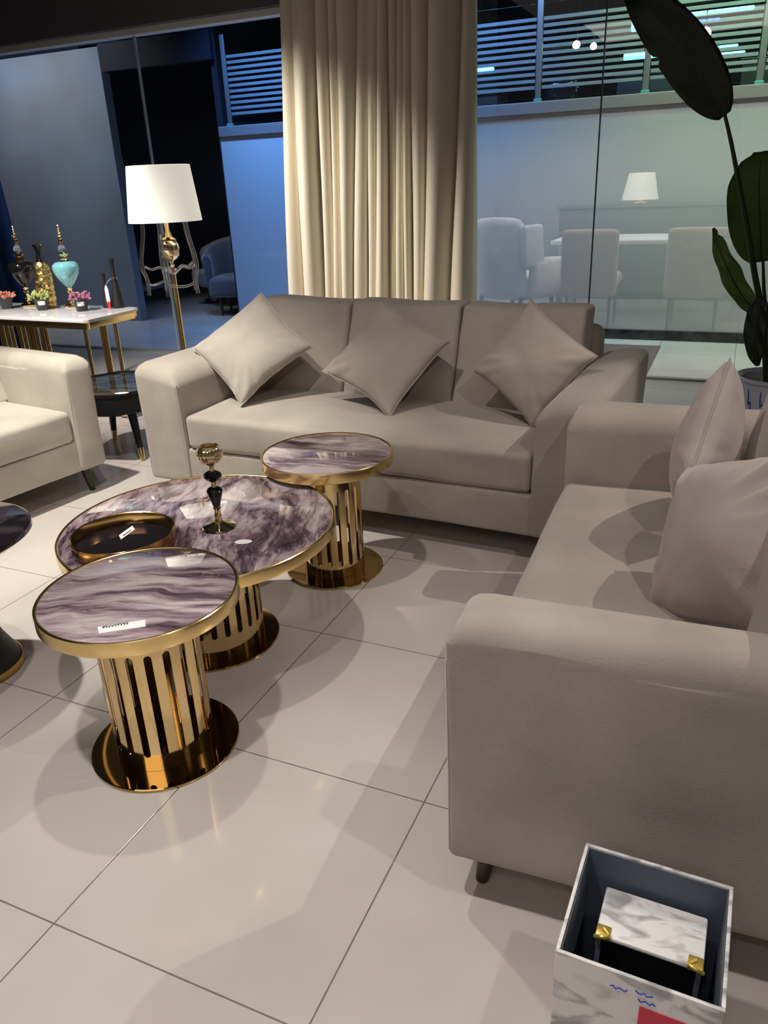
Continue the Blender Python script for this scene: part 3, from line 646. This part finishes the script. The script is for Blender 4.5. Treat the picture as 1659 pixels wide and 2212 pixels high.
def loop_leg(x, w, ys):
    pts = [(x - w / 2, ys, ZC - .06)] + [(x - w / 2, ys, .12)] + [(x - w / 2 + w / 2 * (1 - math.cos(a)), ys, .12 - .10 * math.sin(a)) for a in [PI * k / 8 for k in range(1, 8)]] + [(x + w / 2, ys, .12), (x + w / 2, ys, ZC - .06)]
    return tube(bmn(), pts, .013, 8)
for (x, w) in ((-.62, .30), (-.62, .20), (-.40, .07), (-.24, .24), (-.24, .15), (-.05, .07), (.12, .24), (.12, .15), (.12, .07), (.33, .12), (.33, .05)): obj('loop_leg', loop_leg(x, w, -.14), M_goldb, ct)
for (x, w) in ((.56, .17), (.68, .12)): obj('loop_leg', loop_leg(x, w, .10), M_goldb, ct)

def jar(label, x, y, mbody):
    t = thing('lidded_urn', label, 'urn', (x, y, ZC + .001))
    obj('foot', lathe(bmn(), [(0, 0), (.052, 0), (.055, .004), (.050, .010), (.026, .018), (.014, .030), (.011, .045), (.020, .052), (.013, .060), (.012, .085), (.020, .096), (.014, .105), (.018, .118), (.012, .128), (0, .130)], 32), M_gold, t)
    obj('bowl', lathe(bmn(), [(0, .122), (.014, .124), (.032, .142), (.058, .178), (.077, .215), (.084, .245), (.080, .268), (.064, .283), (.040, .288), (0, .289)], 48), mbody, t)
    obj('collar', lathe(bmn(), [(0, .286), (.030, .287), (.022, .296), (.027, .306), (.020, .316), (.034, .334), (.030, .336), (.018, .326), (.012, .342), (0, .343)], 12), M_gold, t, smooth=False)
    obj('crystal_ball', lathe(bmn(), [(0, .340), (.012, .343), (.025, .356), (.027, .366), (.020, .380), (.010, .388), (0, .389)], 10), M_crysb, t, smooth=False)
    bm = bmn(); prof = [(0, .386)]; z = .386; rr = .019
    for k in range(7): prof += [(rr * .55, z + .002), (rr, z + .009), (rr * .5, z + .017)]; z += .018; rr *= .84
    prof += [(0, z + .006)]; lathe(bm, prof, 10)
    for k in range(5):
        zz = .40 + k * .02; a = k * 2.2; tube(bm, [(0, 0, zz), (.014 * math.cos(a), .014 * math.sin(a), zz + .006), (.018 * math.cos(a), .018 * math.sin(a), zz + .014)], [.004, .003, .001], 6)
    obj('finial', bm, M_gold, t)
    return t
jar('black urn with spiky gold finial on the console beside the blue curtain', -4.412, 3.99, M_black)
jar('turquoise heart-shaped urn with spiky gold finial on the console', -4.015, 3.985, M_turq)
gv = thing('gold_relief_vase', 'tall gold relief bottle with black flared neck between the two urns', 'vase', (-4.184, 3.945, ZC + .001))
M_goldr = mat('embossed_gold', (.74, .52, .20), .32, 1.0); N, L, b = nt(M_goldr); tc = N.new('ShaderNodeTexCoord'); vo = N.new('ShaderNodeTexVoronoi'); vo.inputs['Scale'].default_value = 32; vo.feature = 'SMOOTH_F1'; bp = N.new('ShaderNodeBump'); bp.inputs['Strength'].default_value = 1.0; bp.inputs['Distance'].default_value = .012; L.new(tc.outputs['Object'], vo.inputs['Vector']); L.new(vo.outputs['Distance'], bp.inputs['Height']); L.new(bp.outputs[0], b.inputs['Normal'])
bm = lathe(bmn(), [(0, 0), (.046, 0), (.050, .006)] + [(.050 + .008 * math.sin(k / 24 * PI) + .0022 * math.sin(k * 1.7), .01 + .25 * k / 24) for k in range(25)] + [(.046, .275), (.036, .288), (0, .292)], 48)
for v in bm.verts: n_ = noise.noise(v.co * 38) * .005; v.co.x += n_ * v.co.x * 14; v.co.y += n_ * v.co.y * 14
obj('embossed_body', bm, M_goldr, gv)
obj('neck', lathe(bmn(), [(0, .272), (.034, .276), (.026, .300), (.017, .325), (.016, .345), (.021, .370), (.030, .393), (.028, .394), (.018, .370), (.010, .345), (0, .335)], 36), M_black, gv)
obj('lip', lathe(bmn(), [(.027, .391), (.031, .391), (.031, .396), (.027, .396), (.027, .391)], 36), M_gold, gv)
def hour(label, x, y, hh, r):
    t = thing('hourglass_vase', label, 'vase', (x, y, ZC + .001)); k = hh
    obj('body', lathe(bmn(), [(0, 0), (r, 0), (r * 1.02, .004), (r * .93, .12 * k), (r * .72, .33 * k), (r * .46, .55 * k), (r * .33, .70 * k), (r * .34, .80 * k), (r * .46, .93 * k), (r * .52, k), (r * .46, k), (r * .28, .82 * k), (0, .75 * k)], 36), M_mblack, t)
    return t
hour('shorter matt black hourglass vase on the right end of the console', -3.727, 4.0, .212, .033)
v2 = hour('taller matt black hourglass vase with a tag on the right end of the console', -3.641, 4.0, .302, .038)
obj('silver_band', lathe(bmn(), [(.0165, .178), (.020, .176), (.0185, .192), (.0165, .192), (.0165, .178)], 24), M_steel, v2)
tg = thing('hanging_price_tag', 'white and red paper tag hung on the taller black vase', 'tag', (-3.668, 3.945, ZC + .004))
bm = extrude_poly(bmn(), [(-.012, .03), (.012, .03), (.015, .06), (.013, .12), (.004, .142), (-.004, .142), (-.014, .12), (-.015, .06)], -.0008, .0008); obj('tag_card', bm, M_white, tg)
obj('red_end', extrude_poly(bmn(), [(-.008, 0), (.008, 0), (.0125, .034), (.009, .046), (-.009, .040), (-.0125, .034)], -.0014, .0014), M_red, tg)
obj('string', tube(bmn(), spline([(0, 0, .14), (.004, .006, .155), (.012, .022, .17), (.018, .040, .182)], 4), .0008, 6), M_white, tg)
def leafy(label, x, y, col, seed, up, side=True):
    t = thing('potted_succulent', label, 'plant', (x, y, ZC + .001))
    obj('pot', lathe(bmn(), [(0, 0), (.031, 0), (.033, .003), (.044, .070), (.046, .074), (.043, .075), (.040, .066), (0, .062)], 28), mat('grey_black_pot', (.025, .027, .030), .5), t)
    m = mat('succulent_leaf', col, .5); add_mottle(m, [c * .55 for c in col], [min(1, c * 1.25) for c in col], 30, 3)
    rnd = random.Random(seed); bm = bmn()
    for k in range(52):
        a = rnd.uniform(0, 2 * PI); el = rnd.uniform(.25, 1.4); rr = rnd.uniform(.012, .045 * (1.2 if side else 1)); L_ = rnd.uniform(.022, .040)
        c = Vector((rr * math.cos(a), rr * math.sin(a), .066 + rnd.uniform(0, up * (1.2 - rr / .06))))
        d = Vector((math.cos(a) * math.cos(el), math.sin(a) * math.cos(el), math.sin(el)))
        tube(bm, [c, c + d * L_ * .35, c + d * L_ * .75, c + d * L_], [.003, .0085, .0075, .001], 6)
    obj('foliage', bm, m, t)
    return t
gp = 'small artificial succulents in dark pots on the console'
q1 = leafy('coral-leaved succulent in a dark pot, leftmost on the console', -4.457, 3.845, (.62, .22, .15), 1, .035)
q2 = leafy('yellow-green succulent in a dark pot in front of the gold vase', -4.127, 3.835, (.45, .50, .16), 2, .045)
q3 = leafy('pink-leaved succulent in a dark pot in front of the turquoise urn', -3.803, 3.845, (.52, .20, .32), 3, .045)
for q in (q1, q2, q3): q['group'] = gp
for q, a in ((q2, -55), (q3, -60)):
    bm = bmn(); K = 8; z0_, z1_ = .034, .056
    def rr_(z): return .033 + .011 * (z - .003) / .067 + .0012
    f0 = [bm.verts.new((rr_(z0_) * math.cos(R(a) + k / K * 1.1 - .4), rr_(z0_) * math.sin(R(a) + k / K * 1.1 - .4), z0_)) for k in range(K + 1)]
    f1 = [bm.verts.new((rr_(z1_) * math.cos(R(a) + k / K * 1.1 - .4), rr_(z1_) * math.sin(R(a) + k / K * 1.1 - .4), z1_ + .004)) for k in range(K + 1)]
    for k in range(K): bm.faces.new((f0[k], f0[k + 1], f1[k + 1], f1[k]))
    obj('price_label', bm, M_white, q)
hour('dark vase cut by the left edge at the back of the console', -4.80, 3.98, .25, .036)

# ------------------------------------------------------------------ floor lamp
fl = thing('floor_lamp', 'floor lamp with ivory drum shade, gold pole and clear glass arms behind the far sofa', 'lamp', (-3.41, 4.3, 0))
sh = obj('lamp_shade', lathe(bmn(), [(.229, 1.212), (.231, 1.213), (.195, 1.541), (.193, 1.542), (.191, 1.541), (.227, 1.213), (.229, 1.212)], 72), M_lamp, fl)
bm = bmn(); tube(bm, [(-.192, 0, 1.50), (.192, 0, 1.50)], .003, 6); tube(bm, [(0, -.192, 1.50), (0, .192, 1.50)], .003, 6); obj('spider', bm, M_goldb, sh)
obj('stem', lathe(bmn(), [(0, 1.50), (.012, 1.50), (.013, 1.27), (.016, 1.16), (.030, 1.118), (.050, 1.105), (.050, 1.098), (0, 1.098)], 32), M_goldd, fl)
bm = lathe(bmn(), [(0, 1.10), (.048, 1.098), (.060, 1.070), (.063, 1.040), (.055, 1.005), (.034, .982), (.016, .972), (0, .970)], 12)
for v in bm.verts: v.co.x += noise.noise(v.co * 30) * .008; v.co.y += noise.noise(v.co * 30 + Vector((5, 5, 5))) * .008
obj('crystal_bulb', bm, M_champ, fl, smooth=False)
obj('neck', lathe(bmn(), [(0, .975), (.018, .974), (.011, .955), (.020, .940), (.012, .928), (.015, .905), (0, .905)], 24), M_gold, fl)
obj('glass_disc', lathe(bmn(), [(0, .928), (.030, .926), (.042, .915), (.040, .902), (.026, .893), (.020, .885), (0, .884)], 24), M_acr, fl)
obj('pole', lathe(bmn(), [(0, .90), (.014, .90), (.017, .86), (.017, .03), (0, .03)], 28), M_goldb, fl)
obj('base_plate', lathe(bmn(), [(0, 0), (.15, 0), (.152, .004), (.150, .014), (.05, .022), (.02, .034), (0, .034)], 56), M_gold, fl)
for k in range(5):
    a = R(-68 + 72 * k); ca, sa = math.cos(a), math.sin(a)
    path = spline([(rr * ca, rr * sa, z) for rr, z in ((.148, 1.235), (.150, 1.16), (.165, 1.08), (.185, 1.0), (.188, .93), (.170, .87), (.168, .80), (.172, .765))], 6)
    arm = obj('glass_arm', tube(bmn(), path, .0125, 12), M_acr, fl)
    a2 = a + R(72); bm = tube(bmn(), spline([(.168 * ca, .168 * sa, .835), (.172 * math.cos((a + a2) / 2) * .9, .172 * math.sin((a + a2) / 2) * .9, .82), (.168 * math.cos(a2), .168 * math.sin(a2), .835)], 6), .008, 10)
    if k in (0, 3): obj('glass_link', bm, M_acr, arm)
    bm = tube(bmn(), spline([(.172 * ca, .172 * sa, .945), (.13 * ca, .13 * sa, .925), (.08 * ca, .08 * sa, .935), (.03 * ca, .03 * sa, .905)], 6), .008, 10); obj('glass_strut', bm, M_acr, arm)

# ------------------------------------------------------------------ plant
def leaf(mid, width, nrm, m, parent, n=22, fold=.18, splits=(), thick=.0016, wav=.006):
    pts = spline(mid, 7); n = len(pts); nrm = Vector(nrm).normalized(); bm = bmn(); rows = []; K = 6
    for i, p in enumerate(pts):
        t = i / (n - 1); tan = (pts[min(i + 1, n - 1)] - pts[max(i - 1, 0)]).normalized(); side = tan.cross(nrm).normalized(); up = side.cross(tan)
        w = width(t); row = []
        for k in range(-K, K + 1):
            u = k / K; ww = w
            for (ts, sgn, dp) in splits:
                if u * sgn > 0: ww *= 1 - dp * math.exp(-((t - ts) / .018) ** 2)
            row.append(bm.verts.new(p + side * (u * ww) + up * (fold * abs(u) * ww + wav * math.sin(t * 19 + u * 4) * abs(u)) + up * .001 * ((k % 2) * 2 - 1)))
        rows.append(row)
    for a, b in zip(rows, rows[1:]):
        for k in range(2 * K): bm.faces.new((a[k], a[k + 1], b[k + 1], b[k]))
    o = obj('leaf', bm, m, parent); s = o.modifiers.new('thick', 'SOLIDIFY'); s.thickness = thick
    rb = obj('midrib', tube(bmn(), pts, [.0045 * (1 - .8 * i / (n - 1)) for i in range(n)], 6), M_rib, o)
    return o
def leafmat(name, c1, c2, tr=.0):
    m = mat(name, c1, .42); add_mottle(m, c1, c2, 9, 4, .35, .65, (1, 1, .5))
    if tr:
        N, L, b = nt(m); tl = N.new('ShaderNodeBsdfTranslucent'); mx = N.new('ShaderNodeMixShader'); mx.inputs[0].default_value = tr; cr = [n for n in N if n.type == 'VALTORGB'][0]
        L.new(cr.outputs[0], tl.inputs[0]); L.new(b.outputs[0], mx.inputs[1]); L.new(tl.outputs[0], mx.inputs[2]); L.new(mx.outputs[0], N['Material Output'].inputs[0])
    return m
M_lfd = leafmat('leaf_dark', (.006, .012, .005), (.011, .022, .008)); M_lfm = leafmat('leaf_green', (.08, .17, .015), (.14, .26, .03), .3); M_lfl = leafmat('leaf_pale', (.15, .25, .06), (.27, .38, .11), .3)
M_rib = mat('leaf_midrib', (.035, .06, .02), .5); M_stem = mat('plant_stem', (.035, .055, .012), .45)
pl_ = thing('potted_palm', 'tall broad-leaved palm in a white pot at the right edge by the glazing', 'plant', (.24, 4.45, 0))
def P_(pts): return [Vector(p) - Vector((.24, 4.45, 0)) for p in pts]
obj('pot', lathe(bmn(), [(0, 0), (.125, 0), (.130, .01), (.172, .355), (.190, .372), (.190, .385), (.180, .388), (.160, .372), (.155, .33), (0, .33)], 56), mat('white_blue_pot', (.62, .66, .80), .3), pl_)
obj('soil', lathe(bmn(), [(0, .335), (.154, .335), (.10, .350), (0, .355)], 32), mat('potting_stones', (.30, .25, .18), .9), pl_)
for k, a in enumerate((-2.35, -1.95, -1.5)):
    pts = [((.135 + .10 * z) * math.cos(a + s) , (.135 + .10 * z) * math.sin(a + s), z) for s, z in ((0, .33), (.02, .25), (.09, .27), (.11, .18))]
    obj('blue_mark', tube(bmn(), [(x * 1.005, y * 1.005, z) for x, y, z in pts], .003, 6), M_blueink, pl_)
def stem(pts, r0, r1, m=None): p = spline(P_(pts), 6); n = len(p); return obj('stem', tube(bmn(), p, [r0 + (r1 - r0) * i / (n - 1) for i in range(n)], 10), m or M_stem, pl_)
stem([(.21, 4.43, .34), (.148, 4.4, .654), (.079, 4.4, .879), (.015, 4.4, 1.098), (-.05, 4.4, 1.309), (-.108, 4.39, 1.494), (-.15, 4.35, 1.615)], .019, .008)
stem([(.24, 4.47, .34), (.19, 4.5, .55), (.14, 4.55, .75), (.105, 4.6, .95)], .016, .007)
stem([(.20, 4.42, .34), (.17, 4.4, .50), (.13, 4.36, .66), (.108, 4.35, .72)], .012, .006)
stem([(.215, 4.40, .34), (.20, 4.3, .48), (.16, 4.22, .70), (.115, 4.2, .80)], .012, .005)
stem([(.26, 4.45, .34), (.27, 4.45, .9), (.26, 4.44, 1.4), (.23, 4.42, 1.75)], .017, .008)
def wf(W_, p=.55, q=.9, tip=.0): return lambda t: W_ * (max(0, math.sin(PI * min(1, (t + .015) / 1.03) ** p)) ** q) + tip
leaf(P_([(-.15, 4.35, 1.612), (-.232, 4.34, 1.723), (-.329, 4.33, 1.853), (-.442, 4.33, 1.985), (-.555, 4.34, 2.10), (-.64, 4.38, 2.17)]), wf(.118, .8, .62), (.1, -1, -.15), M_lfd, pl_, fold=.12, splits=((.52, -1, .25), (.93, 1, .4)))
leaf(P_([(.10, 4.6, .935), (.075, 4.6, 1.08), (.045, 4.6, 1.26), (.035, 4.61, 1.36), (.03, 4.64, 1.455)]), wf(.150, .85, .45), (-.1, -1, .1), M_lfm, pl_, fold=.10, splits=((.95, -1, .5), (.90, 1, .6)))
leaf(P_([(.11, 4.35, .715), (.03, 4.34, .80), (-.035, 4.33, .90), (-.09, 4.33, 1.0), (-.140, 4.34, 1.12)]), wf(.052, .8, .6), (.3, -1, .3), M_lfl, pl_, fold=.22, splits=((.93, 1, .5),), wav=.012)
leaf(P_([(.115, 4.2, .81), (.108, 4.19, .72), (.112, 4.18, .60), (.14, 4.17, .49)]), wf(.052, .8, .55), (-.2, -1, 0), M_lfd, pl_, fold=.12)
leaf(P_([(.23, 4.42, 1.74), (.12, 4.40, 1.72), (.05, 4.4, 1.60), (.02, 4.4, 1.45)][:1] + [(.15, 4.42, 1.86), (.12, 4.43, 2.0), (.12, 4.45, 2.14)]), wf(.085, .8, .6), (-.6, -1, 0), M_lfd, pl_)
leaf(P_([(.24, 4.47, .9), (.30, 4.44, 1.05), (.36, 4.42, 1.22), (.40, 4.42, 1.42)]), wf(.12, .8, .5), (0, -1, .2), M_lfm, pl_)

# ------------------------------------------------------------------ gift boxes in the foreground
M_mpap = mat('marbled_paper', (.75, .74, .74), .35); add_mottle(M_mpap, (.38, .38, .40), (.84, .83, .83), 9, 6, .36, .52, (1, 2.6, 1.6), dist=1.6)
M_slate = mat('slate_blue_lining', (.10, .12, .16), .6)
gb = thing('open_gift_box', 'open marbled gift box with slate lining standing beside the foreground sofa arm', 'box', (-.006, .935, 0), R(-1.5))
hw, hd, hz, th = .118, .112, .33, .006
bm = bmn(); box(bm, -hw, hw, -hd, -hd + th, 0, hz, .0015); box(bm, -hw, hw, hd - th, hd, 0, hz, .0015); box(bm, -hw, -hw + th, -hd + th, hd - th, 0, hz, .0015); box(bm, hw - th, hw, -hd + th, hd - th, 0, hz, .0015); box(bm, -hw + th, hw - th, -hd + th, hd - th, 0, th)
obj('box_shell', bm, M_mpap, gb, smooth=False)
bm = bmn(); e = th + .0006; f = .0015; zt = hz - .004
for (a, b_, c, d) in ((-hw + e, hw - e, -hd + e, -hd + e + f), (-hw + e, hw - e, hd - e - f, hd - e), (-hw + e, -hw + e + f, -hd + e, hd - e), (hw - e - f, hw - e, -hd + e, hd - e)): box(bm, a, b_, c, d, th, zt)
box(bm, -hw + e, hw - e, -hd + e, hd - e, th, th + .002); obj('lining', bm, M_slate, gb, smooth=False)
bm = box(bmn(), .008, .075, -hd - .0012, -hd - .0001, .22, .279); obj('red_sticker', bm, M_red, gb, smooth=False)
for k, (x, z) in enumerate(((-.035, .300), (.0, .306), (.005, .291))):
    pts = [(x + i * .004, -hd - .0008, z + .003 * math.sin(i * 2.3 + k)) for i in range(7)]; obj('handwriting', tube(bmn(), pts, .0009, 5), M_blueink, gb)
M_yg = mat('yellow_gold', (.95, .72, .18), .32, .8)
nb_ = thing('nested_gift_box', 'smaller marbled-lid black box with gold corners inside the open gift box', 'box', (.002, .978, .010), R(-1.5))
obj('box_body', box(bmn(), -.080, .080, -.048, .048, 0, .246, .002), M_black, nb_); obj('marbled_lid', box(bmn(), -.082, .082, -.050, .050, .246, .256, .004), M_mpap, nb_)
for s in (-1, 1):
    bm = bmn(); box(bm, s * .070 - .012, s * .070 + .012, -.054, -.030, .250, .2585, .003); tube(bm, spline([(s * .082, -.054, .254), (s * .070, -.058, .262), (s * .060, -.050, .260), (s * .070, -.040, .262)], 4), .0035, 8)
    obj('gold_corner', bm, M_yg, nb_); obj('edge_strip', box(bmn(), s * .076 - .004, s * .076 + .004, -.0515, -.048, .002, .246, .001), M_slate, nb_)

# ------------------------------------------------------------------ furniture of the shop opposite, seen through the pale panels
def wing(label, x, y, rz, m, w=.36, hh=1.05, grp=None):
    t = thing('wing_chair', label, 'chair', (x, y, 0), rz, grp)
    obj('seat', cushion(bmn(), -w * .82, w * .82, -.33, .22, .24, .46, .05, (.004, .01, .02), 12), m, t)
    obj('backrest', cushion(bmn(), -w * .80, w * .80, .12, .28, .25, hh, .07, (.0, .03, .02), 14, .004, 1, lambda q: Vector((q.x * (1 - .08 * max(0, q.z - .8)), q.y + .12 * max(0, q.z - .4), q.z))), m, t)
    for s in (-1, 1):
        obj('wing', cushion(bmn(), min(s * w * .8, s * w), max(s * w * .8, s * w), -.05, .26, .55, hh - .05, .035, (.01, 0, 0), 10, .003, 2, lambda q: Vector((q.x, q.y + .12 * max(0, q.z - .4), q.z))), m, t)
        obj('arm', cushion(bmn(), min(s * w * .78, s * w * 1.03), max(s * w * .78, s * w * 1.03), -.34, .16, .25, .62, .05, (.012, 0, .01), 10), m, t)
        for yy in (-.28, .22): obj('leg', leg_bm(s * w * .72, yy, .25, .024, .014), M_dleg, t)
    return t
M_wing = fabric('ivory_linen', (.85, .83, .80))
wing('white wing-back chair seen faintly through the pale panel right of the cream curtain', -2.10, 8.1, R(155), M_wing, .36, 1.0)
def pchair(label, x, y, rz, grp):
    t = thing('upholstered_dining_chair', label, 'chair', (x, y, 0), rz, grp)
    obj('seat', cushion(bmn(), -.25, .25, -.25, .25, .36, .48, .04, (0, 0, .015), 10), M_pink, t)
    obj('backrest', cushion(bmn(), -.26, .26, .19, .29, .30, .90, .04, (0, .02, .01), 12, .004, 1, lambda q: Vector((q.x, q.y + .1 * max(0, q.z - .4), q.z))), M_pink, t)
    for s in (-1, 1):
        for yy in (-.2, .22): obj('leg', leg_bm(s * .2, yy, .37, .018, .011), M_dleg, t)
    return t
GP = 'pink chairs at the white table beyond the glazing'
pchair('pink upholstered chair seen through the pale panel across the dark glass joint', -1.30, 8.0, R(180), GP)
pchair('pink upholstered chair seen through the pale panel left of the palm leaves', -.36, 8.05, R(180), GP)
dt = thing('white_dining_table', 'white-topped table behind the pink chairs beyond the pale panels', 'table', (-.85, 8.75, 0))
obj('tabletop', box(bmn(), -.95, .95, -.42, .42, .72, .76, .008), M_white, dt)
for sx in (-1, 1):
    for sy in (-1, 1): obj('leg', box(bmn(), sx * .85 - .03, sx * .85 + .03, sy * .34 - .03, sy * .34 + .03, 0, .72, .004), M_steel, dt)
sb = thing('dark_sideboard', 'long dark sideboard along the back beyond the white table', 'cabinet', (-.75, 9.9, 0))
M_sb = mat('grey_lacquer', (.14, .14, .15), .4)
obj('body', box(bmn(), -1.25, 1.25, -.22, .22, .08, 1.0, .01), M_sb, sb); obj('plinth', box(bmn(), -1.2, 1.2, -.19, .19, 0, .08), M_mblack, sb); obj('counter_top', box(bmn(), -1.28, 1.28, -.24, .24, 1.0, 1.03, .005), M_sb, sb)
tl_ = thing('table_lamp', 'table lamp with pleated ivory shade on the dark sideboard', 'lamp', (-1.13, 9.85, 1.03))
obj('lamp_base', lathe(bmn(), [(0, 0), (.09, 0), (.09, .015), (.03, .03), (.02, .06), (0, .06)], 24), M_gold, tl_)
E_sh = mat('lit_pleated_shade', (.8, .76, .68), .8); N, L, b = nt(E_sh); b.inputs['Emission Color'].default_value = (1, .9, .75, 1); b.inputs['Emission Strength'].default_value = .6
bm = lathe(bmn(), [(.20, .05), (.14, .33), (.136, .33), (.196, .05), (.20, .05)], 60)
for v in bm.verts: k_ = 1 + .012 * math.sin(30 * math.atan2(v.co.y, v.co.x)); v.co.x *= k_; v.co.y *= k_
obj('lamp_shade', bm, E_sh, tl_)
cg = thing('crystal_lamp', 'small sparkling crystal lamp right of the pleated table lamp', 'lamp', (.02, 9.85, 1.03))
obj('lamp_base', lathe(bmn(), [(0, 0), (.07, 0), (.05, .02), (.012, .04), (.012, .12), (0, .12)], 16), M_gold, cg); obj('crystal_shade', lathe(bmn(), [(.15, .10), (.11, .33), (.10, .33), (.14, .10), (.15, .10)], 14), emit('crystal_glow', (1, .9, .8), .7), cg, smooth=False)
# tub chairs in the dark shop front
def tub(label, x, y, rz, m):
    t = thing('tub_chair', label, 'armchair', (x, y, 0), rz)
    obj('seat', cushion(bmn(), -.30, .30, -.30, .24, .22, .44, .05, (0, .01, .02), 12), m, t)
    bm = bmn(); K = 26; prof = [(.34, .16), (.37, .2), (.41, .78), (.39, .83), (.34, .83), (.315, .78), (.30, .3), (.30, .16)]
    rings = []
    for k in range(K + 1):
        a = PI * (-.12 + 1.24 * k / K); dz = -.16 * (abs(k / K - .5) * 2) ** 2
        rings.append([bm.verts.new((r_ * math.cos(a), r_ * math.sin(a), z_ + (dz if z_ > .5 else 0))) for r_, z_ in prof])
    for A, B in zip(rings, rings[1:]):
        for i in range(len(prof)): bm.faces.new((A[i], A[(i + 1) % len(prof)], B[(i + 1) % len(prof)], B[i]))
    bm.faces.new(rings[0]); bm.faces.new(rings[-1][::-1]); bmesh.ops.recalc_face_normals(bm, faces=bm.faces[:]); obj('curved_back', bm, m, t)
    for s in (-1, 1):
        for yy in (-.2, .22): obj('leg', leg_bm(s * .2, yy, .24, .02, .012), M_dleg, t)
    return t
M_tub = fabric('charcoal_bouclé', (.10, .10, .105)); M_tubl = fabric('grey_boucle', (.34, .33, .32))
tub('light grey tub chair behind the lamp in the dark shop front', -6.05, 8.75, R(-20), M_tubl)
tub('charcoal tub chair overlapping the light grey one in the dark shop front', -5.42, 8.05, R(20), M_tub)
spot('shop_front_spot', (-5.6, 7.8, 3.2), (-5.8, 8.5, .5), 30, 50, .8, .05, (1, .95, .9))
